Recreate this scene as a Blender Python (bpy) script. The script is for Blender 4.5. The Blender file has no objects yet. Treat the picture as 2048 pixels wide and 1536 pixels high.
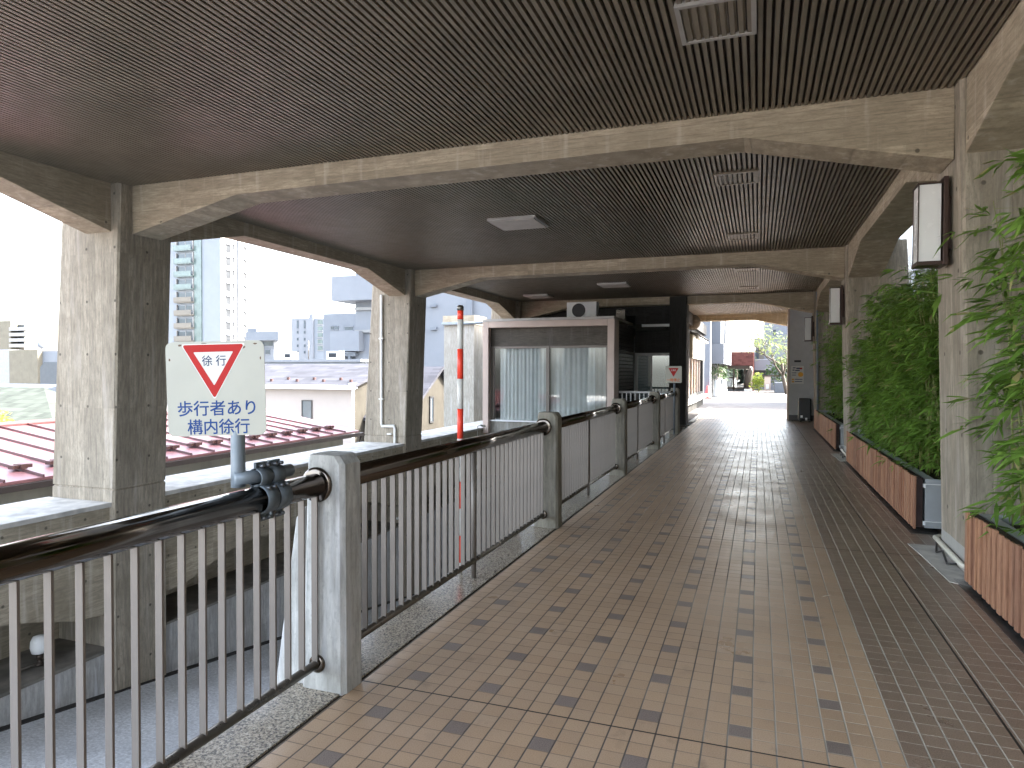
import bpy, bmesh, math, random
from mathutils import Vector, Matrix
random.seed(7)
R = math.radians
S = bpy.context.scene
C = S.collection

# ------------------------------------------------------------------ camera
F_PX, YAW, PITCH, ROLL, EYE = 1360.24, 0.347652, -0.018489, 0.002674, 1.5
_f = Vector((-math.sin(YAW) * math.cos(PITCH), math.cos(YAW) * math.cos(PITCH), math.sin(PITCH)))
_r = Vector((math.cos(YAW), math.sin(YAW), 0)); _u = _r.cross(_f)
CR = _r * math.cos(ROLL) + _u * math.sin(ROLL)
CU = -_r * math.sin(ROLL) + _u * math.cos(ROLL)
CF = _f
cam_d = bpy.data.cameras.new('camera'); cam = bpy.data.objects.new('camera', cam_d); C.objects.link(cam)
M3 = Matrix((CR, CU, -CF)).transposed()
cam.matrix_world = Matrix.Translation((0, 0, EYE)) @ M3.to_4x4()
cam_d.sensor_width = 36; cam_d.lens = F_PX / 2048 * 36; cam_d.clip_end = 3000; cam_d.clip_start = .05
S.camera = cam

# ------------------------------------------------------------------ world, sun, exposure
SUN = Vector((1.05, 0.60, 1.0)).normalized()
w = bpy.data.worlds.new('World'); S.world = w; w.use_nodes = True
nt = w.node_tree; nt.nodes.clear()
sky = nt.nodes.new('ShaderNodeTexSky'); sky.sky_type = 'NISHITA'; sky.sun_disc = False
sky.sun_elevation = math.asin(SUN.z); sky.sun_rotation = math.atan2(SUN.x, SUN.y)
sky.dust_density = 4.0; sky.air_density = 1.0; sky.ozone_density = 0.6
bg = nt.nodes.new('ShaderNodeBackground'); bg.inputs[1].default_value = 0.15
wo = nt.nodes.new('ShaderNodeOutputWorld')
hs = nt.nodes.new('ShaderNodeHueSaturation'); hs.inputs['Saturation'].default_value = .55; hs.inputs['Value'].default_value = 1.0
nt.links.new(sky.outputs[0], hs.inputs['Color']); nt.links.new(hs.outputs[0], bg.inputs[0]); nt.links.new(bg.outputs[0], wo.inputs[0])
sl = bpy.data.lights.new('sun', 'SUN'); sl.energy = 2.0; sl.angle = R(0.6); sl.color = (1, .95, .88)
so = bpy.data.objects.new('sun', sl); C.objects.link(so); so.location = (20, 20, 40)
so.rotation_euler = SUN.to_track_quat('Z', 'Y').to_euler()
S.view_settings.view_transform = 'Standard'; S.view_settings.look = 'None'
S.view_settings.exposure = 3.8; S.view_settings.gamma = 1.0
S.cycles.max_bounces = 10; S.cycles.diffuse_bounces = 6; S.cycles.glossy_bounces = 4
S.cycles.transmission_bounces = 6; S.cycles.transparent_max_bounces = 8
S.cycles.caustics_reflective = False; S.cycles.caustics_refractive = False
S.cycles.use_denoising = True

# ------------------------------------------------------------------ measuring helpers (real distances)
def ray(px, py): return CF + (px - 1024) / F_PX * CR - (py - 768) / F_PX * CU
def at(px, py, Y): d = ray(px, py); return Vector((0, 0, EYE)) + d * (Y / d.y)
def atx(px, py, X): d = ray(px, py); return Vector((0, 0, EYE)) + d * (X / d.x)

# ------------------------------------------------------------------ node helper
class G:
    def __init__(s, name):
        s.m = bpy.data.materials.new(name); s.m.use_nodes = True; s.t = s.m.node_tree
        s.b = s.t.nodes['Principled BSDF']; s._c = None
    def n(s, typ, **kw):
        x = s.t.nodes.new(typ)
        for k, v in kw.items(): setattr(x, k, v)
        return x
    def put(s, sock, v):
        if isinstance(v, bpy.types.NodeSocket): s.t.links.new(v, sock)
        elif isinstance(v, (tuple, list)) and len(v) == 3 and sock.type == 'RGBA': sock.default_value = (*v, 1)
        else: sock.default_value = v
    def co(s):
        if not s._c: s._c = s.n('ShaderNodeTexCoord').outputs['Object']
        return s._c
    def xyz(s):
        x = s.n('ShaderNodeSeparateXYZ'); s.put(x.inputs[0], s.co()); return x.outputs
    def ma(s, op, a, b=0.0, c=0.0, clamp=False):
        x = s.n('ShaderNodeMath', operation=op); x.use_clamp = clamp
        s.put(x.inputs[0], a); s.put(x.inputs[1], b); s.put(x.inputs[2], c); return x.outputs[0]
    def vec(s, a, b, c):
        x = s.n('ShaderNodeCombineXYZ')
        for i, v in enumerate((a, b, c)): s.put(x.inputs[i], v)
        return x.outputs[0]
    def vmul(s, v, k):
        x = s.n('ShaderNodeVectorMath', operation='MULTIPLY'); s.put(x.inputs[0], v); s.put(x.inputs[1], k); return x.outputs[0]
    def noise(s, scale=5., detail=3., vec=None, rough=.55, dist=0.):
        x = s.n('ShaderNodeTexNoise'); s.put(x.inputs['Vector'], vec if vec is not None else s.co())
        x.inputs['Scale'].default_value = scale; x.inputs['Detail'].default_value = detail
        x.inputs['Roughness'].default_value = rough; x.inputs['Distortion'].default_value = dist
        return x.outputs[0]
    def white(s, vec):
        x = s.n('ShaderNodeTexWhiteNoise', noise_dimensions='3D'); s.put(x.inputs[0], vec); return x.outputs[0]
    def voro(s, scale, vec=None):
        x = s.n('ShaderNodeTexVoronoi'); s.put(x.inputs['Vector'], vec if vec is not None else s.co()); x.inputs['Scale'].default_value = scale
        return x.outputs['Distance'], x.outputs['Color']
    def mix(s, f, a, b, mode='MIX'):
        x = s.n('ShaderNodeMix', data_type='RGBA', blend_type=mode); x.clamp_factor = True
        s.put(x.inputs[0], f); s.put(x.inputs[6], a); s.put(x.inputs[7], b); return x.outputs[2]
    def rng(s, v, a, b, c=0., d=1.):
        x = s.n('ShaderNodeMapRange'); s.put(x.inputs[0], v)
        for i, q in enumerate((a, b, c, d)): x.inputs[i + 1].default_value = q
        return x.outputs[0]
    def bump(s, h, strength=.3, dist=.01):
        x = s.n('ShaderNodeBump'); x.inputs['Strength'].default_value = strength; x.inputs['Distance'].default_value = dist
        s.put(x.inputs['Height'], h); s.put(s.b.inputs['Normal'], x.outputs[0])
    def set(s, col=None, rough=None, metal=None, spec=None, **kw):
        if col is not None: s.put(s.b.inputs['Base Color'], col)
        if rough is not None: s.put(s.b.inputs['Roughness'], rough)
        if metal is not None: s.put(s.b.inputs['Metallic'], metal)
        if spec is not None: s.put(s.b.inputs['Specular IOR Level'], spec)
        for k, v in kw.items(): s.put(s.b.inputs[k], v)
        return s.m

def sc(c, k): return tuple(min(1, x * k) for x in c)

def plain(name, c, rough=.5, metal=0., var=.12, scale=4., bump=0., spec=.5, dirt=0.):
    g = G(name); n = g.noise(scale, 5)
    col = g.mix(g.rng(n, .3, .7), sc(c, 1 - var), sc(c, 1 + var))
    if dirt:
        d = g.noise(1.3, 6, g.vmul(g.co(), (3, 3, .6)))
        col = g.mix(g.rng(d, .5, .75, 0, dirt), col, sc(c, .45))
    rr = g.rng(g.noise(scale * 3, 3), .3, .7, max(.03, rough - .06), min(1, rough + .08))
    if bump: g.bump(g.noise(scale * 14, 3), bump, .004)
    return g.set(col, rr, metal, spec)

def concrete(name, c, boards='v', pitch=.115, holes=True, band=False, dirt=.5, line=.5):
    g = G(name); X, Y, Z = g.xyz()
    h = g.ma('ADD', X, Y)
    u, v = (h, Z) if boards == 'v' else (Z, h)
    warp = g.ma('MULTIPLY', g.ma('SUBTRACT', g.noise(1.6, 2), .5), .03)
    uu = g.ma('DIVIDE', g.ma('ADD', u, warp), pitch)
    bi = g.ma('FLOOR', uu); bf = g.ma('SUBTRACT', uu, bi)
    tone = g.white(g.vec(bi, 3.7, g.ma('FLOOR', g.ma('MULTIPLY', v, .55))))
    stretch = (10, 10, 1.5) if boards == 'v' else (1.6, 1.6, 15)
    grain = g.noise(3.2, 7, g.vmul(g.co(), stretch), .65)
    blot = g.noise(1.7, 6, None, .6); spk = g.noise(55, 4, g.vmul(g.co(), (1, 1, .45) if boards == 'v' else (.45, .45, 1)), .7)
    col = g.mix(tone, sc(c, .78), sc(c, 1.08))
    col = g.mix(g.rng(grain, .36, .68, 0, .8), col, sc(c, .42))
    col = g.mix(g.rng(spk, .52, .66, 0, .55), col, sc(c, .5))
    col = g.mix(g.rng(blot, .45, .72, 0, dirt), col, (c[0] * .42, c[1] * .41, c[2] * .38))
    col = g.mix(g.rng(g.noise(2.3, 5, g.vmul(g.co(), (4, 4, .35))), .56, .72, 0, .6), col, (c[0] * 1.12, c[1] * 1.16, c[2] * 1.3))
    edge = g.ma('ABSOLUTE', g.ma('SUBTRACT', bf, .5))
    ln = g.rng(edge, .455, .49, 0, line)
    col = g.mix(g.ma('MULTIPLY', ln, g.rng(g.noise(2.5, 2), .35, .6)), col, sc(c, .4))
    hh = g.ma('ADD', g.ma('MULTIPLY', grain, .5), g.ma('MULTIPLY', ln, -.8))
    if holes:
        a = g.ma('SUBTRACT', g.ma('MODULO', g.ma('ADD', h, 40.16), .45), .225)
        b = g.ma('SUBTRACT', g.ma('MODULO', g.ma('ADD', Z, 40.1), .62 if boards == 'v' else .7), .31)
        d = g.ma('SQRT', g.ma('ADD', g.ma('MULTIPLY', a, a), g.ma('MULTIPLY', b, b)))
        geo = g.n('ShaderNodeNewGeometry'); sp_ = g.n('ShaderNodeSeparateXYZ'); g.put(sp_.inputs[0], geo.outputs['True Normal'])
        hol = g.ma('MULTIPLY', g.rng(d, .012, .02, .85, 0), g.ma('LESS_THAN', g.ma('ABSOLUTE', sp_.outputs[2]), .2))
        col = g.mix(hol, col, sc(c, .2)); hh = g.ma('SUBTRACT', hh, hol)
        pit = g.voro(26)[0]
        col = g.mix(g.rng(pit, .05, .09, .55, 0), col, sc(c, .35))
    if band:
        m = g.ma('MULTIPLY', g.ma('GREATER_THAN', Z, -.02), g.ma('LESS_THAN', g.ma('ADD', Z, g.ma('MULTIPLY', g.noise(3, 2), .02)), .30))
        col = g.mix(g.ma('MULTIPLY', m, .75), col, (.40, .40, .385))
    g.bump(hh, .55, .006)
    return g.set(col, .82, 0, .3)

def mat_floor():
    g = G('floor_tile'); X, Y, Z = g.xyz(); T = .0935; TY = .095
    u = g.ma('DIVIDE', g.ma('ADD', X, .1068), T); v = g.ma('DIVIDE', g.ma('SUBTRACT', Y, 2.9225), TY)
    ui, vi = g.ma('FLOOR', u), g.ma('FLOOR', v); uf, vf = g.ma('SUBTRACT', u, ui), g.ma('SUBTRACT', v, vi)
    mod = lambda a, k: g.ma('LESS_THAN', g.ma('ABSOLUTE', g.ma('SUBTRACT', g.ma('MODULO', g.ma('ADD', a, 4000), k), 0.)), .5)
    dk = g.ma('MULTIPLY', mod(ui, 4), mod(vi, 4))
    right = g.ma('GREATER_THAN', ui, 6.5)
    wn = g.white(g.vec(ui, vi, 1.)); wn2 = g.white(g.vec(ui, vi, 5.))
    sp = g.noise(210, 2); big = g.noise(.9, 4)
    base = g.mix(wn, (.41, .272, .165), (.49, .338, .215))
    base = g.mix(g.ma('MULTIPLY', wn2, .35), base, (.47, .29, .15))
    drk = g.mix(wn, (.15, .115, .10), (.20, .155, .135))
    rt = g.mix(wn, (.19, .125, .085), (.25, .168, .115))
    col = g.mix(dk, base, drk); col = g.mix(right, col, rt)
    col = g.mix(g.rng(sp, .35, .66, 0, .5), col, g.mix(.5, col, (.52, .44, .36)))
    col = g.mix(g.rng(sp, .5, .3, 0, .5), col, g.mix(.45, col, (.05, .04, .03)))
    eu = g.ma('ABSOLUTE', g.ma('SUBTRACT', uf, .5)); ev = g.ma('ABSOLUTE', g.ma('SUBTRACT', vf, .5))
    lu = g.rng(eu, .455, .472); lv = g.rng(ev, .464, .478)
    gl = g.rng(g.ma('ADD', g.noise(.8, 3), g.ma('MULTIPLY', X, .22)), .36, .62)
    gcol = g.mix(gl, (.085, .07, .06), (.46, .42, .35))
    gcv = g.mix(gl, (.20, .15, .11), (.47, .42, .34))
    col = g.mix(g.ma('MULTIPLY', lv, g.rng(g.noise(3.5, 2), .25, .6, .35, 1)), col, gcv)
    col = g.mix(lu, col, gcol)
    gs = g.ma('MULTIPLY', g.rng(g.noise(7, 5), .60, .70, 0, .45), g.rng(g.noise(.7, 3), .4, .6))
    col = g.mix(gs, col, (.10, .075, .055))
    # movement joints
    jm = g.ma('ABSOLUTE', g.ma('SUBTRACT', g.ma('MODULO', g.ma('ADD', g.ma('ADD', v, 1.), 3700), 37.), 0.))
    jm2 = g.ma('LESS_THAN', g.ma('MINIMUM', jm, g.ma('ABSOLUTE', g.ma('SUBTRACT', jm, 37.))), .05)
    jx = g.ma('LESS_THAN', g.ma('ABSOLUTE', g.ma('SUBTRACT', X, .998)), .0055)
    jt = g.ma('MAXIMUM', jm2, jx)
    col = g.mix(jt, col, (.018, .014, .012))
    col = g.mix(g.rng(big, .5, .75, 0, .22), col, sc((.2, .15, .11), .8))
    lines = g.ma('MAXIMUM', g.ma('MAXIMUM', lu, lv), jt)
    g.bump(g.ma('SUBTRACT', g.ma('ADD', g.ma('MULTIPLY', g.noise(120, 2), .35), g.ma('MULTIPLY', wn, .12)), lines), .5, .0035)
    rough = g.ma('ADD', g.rng(g.noise(2.2, 5), .3, .7, .27, .42), g.ma('MULTIPLY', lines, .3))
    return g.set(col, rough, 0, .55)

def mat_granite(name='granite', k=1., rough=.12):
    g = G(name); d, cc = g.voro(95); n = g.noise(120, 3)
    col = g.mix(g.rng(n, .35, .65), sc((.15, .12, .09), k), sc((.52, .455, .36), k))
    col = g.mix(g.rng(g.noise(85, 2), .54, .6, 0, .9), col, sc((.06, .055, .05), k))
    col = g.mix(g.rng(g.noise(1.5, 5), .5, .75, 0, .5), col, sc((.20, .18, .15), k))
    return g.set(col, g.rng(g.noise(3, 4), .3, .7, rough, rough + .14), 0, .5)

def mat_road(name='ramp_concrete', c=(.30, .31, .32)):
    g = G(name); n = g.noise(34, 5, None, .7); d, _ = g.voro(45)
    col = g.mix(g.rng(n, .3, .7), sc(c, .6), sc(c, 1.3))
    col = g.mix(g.rng(d, .06, .14, .7, 0), col, sc(c, 1.7))
    col = g.mix(g.rng(g.noise(1.1, 5), .45, .7, 0, .55), col, sc(c, .5))
    g.bump(n, .6, .006)
    return g.set(col, .85, 0, .3)

def mat_wood():
    g = G('cedar_slats'); X, Y, Z = g.xyz()
    i = g.ma('FLOOR', g.ma('DIVIDE', g.ma('ADD', Y, 100.), .1)); wv = g.white(g.vec(i, 2, 3)); w2 = g.white(g.vec(i, 7, 1))
    gr = g.noise(3, 6, g.vmul(g.co(), (30, 30, 2.5)), .6, .6)
    col = g.mix(wv, (.25, .105, .055), (.52, .27, .15))
    col = g.mix(g.ma('MULTIPLY', w2, .45), col, (.44, .28, .19))
    col = g.mix(g.rng(gr, .35, .7, 0, .6), col, (.13, .05, .03))
    g.bump(gr, .25, .002)
    return g.set(col, .62, 0, .3)

def mat_leaf(name, a, b, tr=.25):
    g = G(name); X, Y, Z = g.xyz()
    n = g.noise(2.4, 3); wv = g.white(g.vec(g.ma('FLOOR', g.ma('MULTIPLY', X, 14)), g.ma('FLOOR', g.ma('MULTIPLY', Y, 14)), g.ma('FLOOR', g.ma('MULTIPLY', Z, 14))))
    col = g.mix(g.rng(n, .3, .7), a, b)
    col = g.mix(g.ma('MULTIPLY', wv, .5), col, sc(b, 1.35))
    col = g.mix(g.ma('GREATER_THAN', wv, .965), col, (.36, .31, .14))
    g.set(col, .45, 0, .35)
    t = g.n('ShaderNodeBsdfTranslucent'); g.put(t.inputs[0], g.mix(.5, col, sc(b, 1.8)))
    mx = g.n('ShaderNodeMixShader'); mx.inputs[0].default_value = tr
    out = [n for n in g.t.nodes if n.type == 'OUTPUT_MATERIAL'][0]
    g.t.links.new(g.b.outputs[0], mx.inputs[1]); g.t.links.new(t.outputs[0], mx.inputs[2]); g.t.links.new(mx.outputs[0], out.inputs[0])
    return g.m

def mat_glass(name, tint=(.85, .93, .92), refl=.14, rough=.02):
    g = G(name); t = g.n('ShaderNodeBsdfTransparent'); g.put(t.inputs[0], tint)
    gl = g.n('ShaderNodeBsdfGlossy'); gl.inputs['Roughness'].default_value = rough
    lw = g.n('ShaderNodeLayerWeight'); lw.inputs[0].default_value = .25
    f = g.ma('ADD', g.ma('MULTIPLY', lw.outputs['Fresnel'], .9), refl, clamp=True)
    mx = g.n('ShaderNodeMixShader'); g.put(mx.inputs[0], f)
    out = [n for n in g.t.nodes if n.type == 'OUTPUT_MATERIAL'][0]
    g.t.links.new(t.outputs[0], mx.inputs[1]); g.t.links.new(gl.outputs[0], mx.inputs[2]); g.t.links.new(mx.outputs[0], out.inputs[0])
    return g.m

def mat_rooftile(name, c, p=.35, ax='X', p2=.3):
    g = G(name); X, Y, Z = g.xyz()
    a, b = (Z, Y) if ax == 'X' else (Z, X)
    r = g.ma('DIVIDE', a, p); ri = g.ma('FLOOR', r); rf = g.ma('SUBTRACT', r, ri)
    q = g.ma('FLOOR', g.ma('ADD', g.ma('DIVIDE', b, p2), g.ma('MULTIPLY', g.ma('MODULO', ri, 2.), .5)))
    wv = g.white(g.vec(ri, q, 1))
    col = g.mix(wv, sc(c, .7), sc(c, 1.25))
    col = g.mix(g.rng(rf, .12, .0, 0, .8), col, sc(c, .35))
    col = g.mix(g.rng(g.noise(1.2, 5), .45, .7, 0, .5), col, sc(c, 1.4))
    return g.set(col, .8, 0, .12)

LCOL = (.42, .365, .285)
M = {}
M['col'] = concrete('board_marked_concrete', LCOL, 'v', .1, True, True)
M['beam'] = concrete('beam_concrete', (.50, .42, .305), 'h', .085, True, False)
M['wallc'] = concrete('ramp_wall_concrete', (.50, .43, .32), 'h', .3, True, False, .9, .3)
M['wallv'] = concrete('stained_kerb_concrete', (.62, .61, .585), 'v', .6, False, False, .6, .12)
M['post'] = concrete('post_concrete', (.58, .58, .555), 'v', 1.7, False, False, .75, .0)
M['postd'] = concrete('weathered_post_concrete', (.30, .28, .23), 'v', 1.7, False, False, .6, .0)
M['coping'] = plain('coping_mortar', (.52, .50, .46), .85, 0, .25, 5, .3, .3, .6)
M['floor'] = mat_floor(); M['ledge'] = plain('dark_stained_ledge', (.20, .185, .16), .85, 0, .35, 3, .3, .2, .6); M['granite'] = mat_granite(); M['road'] = mat_road(c=(.62, .64, .65))
M['pave'] = mat_road('courtyard_paving', (0.119, 0.112, 0.1085))
M['joint'] = plain('joint_sealant', (.02, .018, .016), .7)
M['ceil'] = plain('brown_metal_slats', (.168, .141, .103), .42, 0, .12, 2.5, 0, .5)
M['ceilback'] = plain('ceiling_void', (.018, .014, .012), .8)
M['roof'] = plain('roof_slab_concrete', (.3, .29, .27), .85)
M['steel'] = plain('stainless_steel', (.13, .11, .092), .12, 1., .04, 2)
M['bar'] = plain('brushed_steel_bar', (.18, .158, .138), .42, .3, .06, 3)
M['dsteel'] = plain('dark_steel', (.16, .145, .125), .3, .8, .1, 4)
M['galv'] = plain('grey_painted_steel', (.20, .235, .265), .45, .25, .14, 9)
M['clamp'] = plain('dark_grey_clamp_paint', (.12, .145, .165), .45, .3, .14, 9)
M['bolt'] = plain('bolt_steel', (.14, .15, .16), .4, .7)
M['sign'] = plain('sign_enamel', (.40, .395, .335), .35, 0, .05, 5, 0, .5, .22)
M['red'] = plain('sign_red', (.42, .028, .026), .5, 0, .08, 4, 0, .12)
M['white_line'] = plain('sign_white', (.62, .61, .57), .4, 0, .04)
M['blue'] = plain('sign_blue', (.02, .06, .20), .5, 0, .1, 4, 0, .12)
M['navy'] = plain('sign_navy', (.045, .065, .13), .5, 0, .1, 4, 0, .12)
M['orange'] = plain('sign_orange', (.55, .16, .05), .45)
M['rust'] = plain('rust_chip', (.12, .07, .045), .8)
M['wood'] = mat_wood(); M['back_shade'] = plain('cedar_backing_shade', (.022, .008, .006), .7, 0, .2)  # planter backing is near-black to paint in the shade between slats
M['box'] = plain('grey_zinc_planter', (.38, .40, .41), .5, .3, .1)
M['soil'] = plain('dark_soil', (.035, .026, .018), .95, 0, .4, 12, .8)
M['leaf'] = mat_leaf('bamboo_leaf', (.035, .088, .013), (.20, .33, .06))
M['culm'] = plain('bamboo_culm', (.22, .23, .07), .45, 0, .25)
M['tleaf'] = mat_leaf('tree_leaf', (.06, .11, .03), (.16, .20, .06), .4)
M['shrub'] = mat_leaf('shrub_leaf', (.10, .17, .03), (.28, .32, .06), .4)
M['dleaf'] = mat_leaf('dark_shrub_leaf', (.02, .05, .018), (.05, .09, .03), .2)
M['bark'] = plain('bark', (.09, .075, .06), .9, 0, .3, 10, .6)
M['brown'] = plain('brown_lamp_frame', (.055, .03, .022), .4, .3)
M['opal'] = plain('opal_acrylic', (.80, .80, .78), .22, 0, .02)
M['white'] = plain('white_paint', (.74, .75, .75), .45, 0, .05)
M['pvc'] = plain('white_plastic_pipe', (.72, .71, .67), .35, 0, .06)
M['vent'] = plain('grey_metal_trim', (.36, .345, .325), .45, .3, .1)
M['panel'] = plain('ceiling_light_panel', (.42, .385, .34), .5)
M['pink'] = plain('pinkish_beige_metal', (.50, .40, .345), .45, .1, .06, 3)
M['header'] = concrete('weathered_header_board', (.13, .115, .095), 'h', .12, False, False, .6, .3)
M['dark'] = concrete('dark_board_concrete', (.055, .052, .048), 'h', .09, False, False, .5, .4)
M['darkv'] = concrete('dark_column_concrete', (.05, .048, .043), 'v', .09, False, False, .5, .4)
M['black'] = plain('black_plastic', (.012, .012, .013), .35)
M['void'] = plain('unlit_interior', (.01, .01, .01), .9)
M['louvre'] = plain('dark_tile_cladding', (.05, .048, .046), .35, 0, .2)
M['glass'] = mat_glass('window_glass', (.97, .985, .98), .05); M['glass2'] = mat_glass('reflective_glass', (.5, .62, .62), .34)
M['curtain'] = plain('pale_blue_curtain', (.80, .84, .85), .8, 0, .06)
M['curtw'] = plain('white_curtain', (.62, .62, .60), .8, 0, .06)
M['grey_wall'] = plain('grey_rendered_wall', (.50, .50, .50), .8, 0, .06, 6, .2)
M['rwall'] = concrete('back_wall_concrete', (.44, .42, .37), 'v', .9, False, False, .4, .2)
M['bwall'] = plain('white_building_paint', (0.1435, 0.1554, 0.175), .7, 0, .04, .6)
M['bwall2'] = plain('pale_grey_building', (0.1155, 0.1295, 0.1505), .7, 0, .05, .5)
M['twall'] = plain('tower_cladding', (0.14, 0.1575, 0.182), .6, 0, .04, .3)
M['twhite'] = plain('tower_white_tile', (.19, .19, .188), .6, 0, .04, .3)
M['tglass'] = plain('tower_green_glass', (0.08438, 0.114, 0.1102), .2, 0, .2, .6)
M['win'] = plain('far_window_glass', (0.035, 0.049, 0.063), .12, 0, .3, .8)
M['win_l'] = plain('far_window_pale', (0.0525, 0.0665, 0.077), .15, 0, .3, .8)
M['win_d'] = plain('shaded_window', (.035, .038, .042), .7, 0, .2, .8, 0, .05)
M['gablew'] = plain('beige_gable_sun_toned', (.05, .046, .038), .8, 0, .15, 1.2, 0, .1, .4)  # beige darkened in the colour to offset sun falling on these gables
M['polered'] = plain('fluorescent_red', (.80, .06, .03), .4)
M['balc'] = plain('beige_balcony', (0.119, 0.1085, 0.091), .7)
M['beige'] = plain('beige_render', (0.119, 0.1085, 0.084), .8, 0, .08, 1.5, 0, .3, .2)
M['pinkwall'] = plain('pink_white_siding', (.31, .275, .255), .75, 0, .04, 1.5)
M['slate'] = mat_rooftile('purple_grey_roof_tile', (.05, .051, .06), .09, 'Y', .9)
M['bluer'] = plain('blue_grey_metal_roof', (0.028, 0.0364, 0.0476), .45, .2, .08, 1)
M['gtile'] = mat_rooftile('pale_green_roof_tile', (.05, .057, .047), .16, 'Y', .5)
M['redroof'] = plain('faded_red_metal_roof', (.185, .085, .09), .42, .1, .14, 1.6, 0, .5)
M['redseam'] = plain('dark_red_seam', (.07, .025, .025), .45)
M['stopper'] = plain('rusty_snow_guard', (.06, .025, .022), .7)
M['gutter'] = plain('dark_gutter', (.03, .022, .02), .5)
M['garden'] = plain('grey_house_wall', (.42, .41, .36), .8, 0, .1, 2, 0, .3, .4)
M['brick'] = mat_rooftile('red_brick_tile', (0.11, 0.04312, 0.03737), .12, 'Y', .3)
M['conered'] = plain('cone_red', (.75, .06, .05), .4)
M['bronze'] = plain('dark_bronze', (.06, .045, .035), .4, .5)
M['earth'] = plain('town_ground', (.36, .355, .34), .9, 0, .3, .05)
M['yellow'] = plain('poster_orange', (.75, .38, .04), .5)
M['poster'] = plain('poster_paper', (.68, .67, .63), .5)
M['cable'] = plain('cream_conduit', (.62, .59, .50), .45)

# ------------------------------------------------------------------ mesh builder
class MB:
    def __init__(s): s.v = []; s.f = []; s.sm = []
    def add(s, vs, fs, smooth=False):
        o = len(s.v); s.v += [Vector(a) for a in vs]; s.f += [[i + o for i in f] for f in fs]; s.sm += [smooth] * len(fs); return s
    def box(s, x0, x1, y0, y1, z0, z1):
        return s.add([(x, y, z) for z in (z0, z1) for y in (y0, y1) for x in (x0, x1)],
                     [(0, 2, 3, 1), (4, 5, 7, 6), (0, 1, 5, 4), (2, 6, 7, 3), (0, 4, 6, 2), (1, 3, 7, 5)])
    def obox(s, c, X, Y, Z, hx, hy, hz):
        c = Vector(c); return s.add([c + X * (a * hx) + Y * (b * hy) + Z * (d * hz) for d in (-1, 1) for b in (-1, 1) for a in (-1, 1)],
                     [(0, 2, 3, 1), (4, 5, 7, 6), (0, 1, 5, 4), (2, 6, 7, 3), (0, 4, 6, 2), (1, 3, 7, 5)])
    def prism(s, poly, ax, a0, a1):
        def P(p, a): return {'x': (a, p[0], p[1]), 'y': (p[0], a, p[1]), 'z': (p[0], p[1], a)}[ax]
        n = len(poly); vs = [P(p, a0) for p in poly] + [P(p, a1) for p in poly]
        return s.add(vs, [list(range(n))[::-1], list(range(n, 2 * n))] + [(i, (i + 1) % n, n + (i + 1) % n, n + i) for i in range(n)])
    def loft(s, rings, cap=True, smooth=False, closed=True):
        n = len(rings[0]); vs = [p for r in rings for p in r]; fs = []
        for k in range(len(rings) - 1):
            for i in range(n if closed else n - 1):
                j = (i + 1) % n; fs.append((k * n + i, k * n + j, (k + 1) * n + j, (k + 1) * n + i))
        if cap and closed: fs += [list(range(n))[::-1], list(range((len(rings) - 1) * n, len(rings) * n))]
        return s.add(vs, fs, smooth)
    def tube(s, pts, r, n=12, cap=True):
        pts = [Vector(p) for p in pts]; rings = []; up = None
        for i, p in enumerate(pts):
            d = (pts[min(i + 1, len(pts) - 1)] - pts[max(i - 1, 0)]).normalized()
            if up is None: up = Vector((0, 0, 1)) if abs(d.z) < .9 else Vector((1, 0, 0))
            a = d.cross(up).normalized(); b = a.cross(d).normalized(); up = b
            rr = r[i] if isinstance(r, (list, tuple)) else r
            rings.append([p + (a * math.cos(t) + b * math.sin(t)) * rr for t in [2 * math.pi * k / n for k in range(n)]])
        return s.loft(rings, cap, True)
    def lathe(s, c, prof, n=20):
        c = Vector(c); return s.loft([[c + Vector((r * math.cos(2 * math.pi * k / n), r * math.sin(2 * math.pi * k / n), z)) for k in range(n)] for r, z in prof], True, True)
    def quad(s, a, b, c, d): return s.add([a, b, c, d], [(0, 1, 2, 3)])
    def base(s):
        xs = [v.x for v in s.v]; ys = [v.y for v in s.v]; zs = [v.z for v in s.v]
        return Vector(((min(xs) + max(xs)) / 2, (min(ys) + max(ys)) / 2, min(zs)))

SPLIT = {'flange', 'snow_guard', 'front_wall', 'side_wall', 'bracket', 'pane', 'print', 'tag', 'foot', 'balcony', 'back_wall', 'coping', 'wall', 'plate', 'porch', 'gutter', 'ledge'}
def build(name, mb, mat, parent=None, origin=None, bevel=0.):
    if name in SPLIT and parent is not None:
        par = list(range(len(mb.v)))
        def fd(i):
            while par[i] != i: par[i] = par[par[i]]; i = par[i]
            return i
        for f in mb.f:
            for q in f[1:]: par[fd(q)] = fd(f[0])
        comps = {}
        for k_, f in enumerate(mb.f): comps.setdefault(fd(f[0]), []).append(k_)
        if len(comps) > 1:
            for fs in comps.values():
                m2 = MB(); idx = {}
                for k_ in fs:
                    nf = []
                    for q in mb.f[k_]:
                        if q not in idx: idx[q] = len(m2.v); m2.v.append(mb.v[q])
                        nf.append(idx[q])
                    m2.f.append(nf); m2.sm.append(mb.sm[k_])
                last = build1(name, m2, mat, parent, origin, bevel)
            return last
    return build1(name, mb, mat, parent, origin, bevel)
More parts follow.
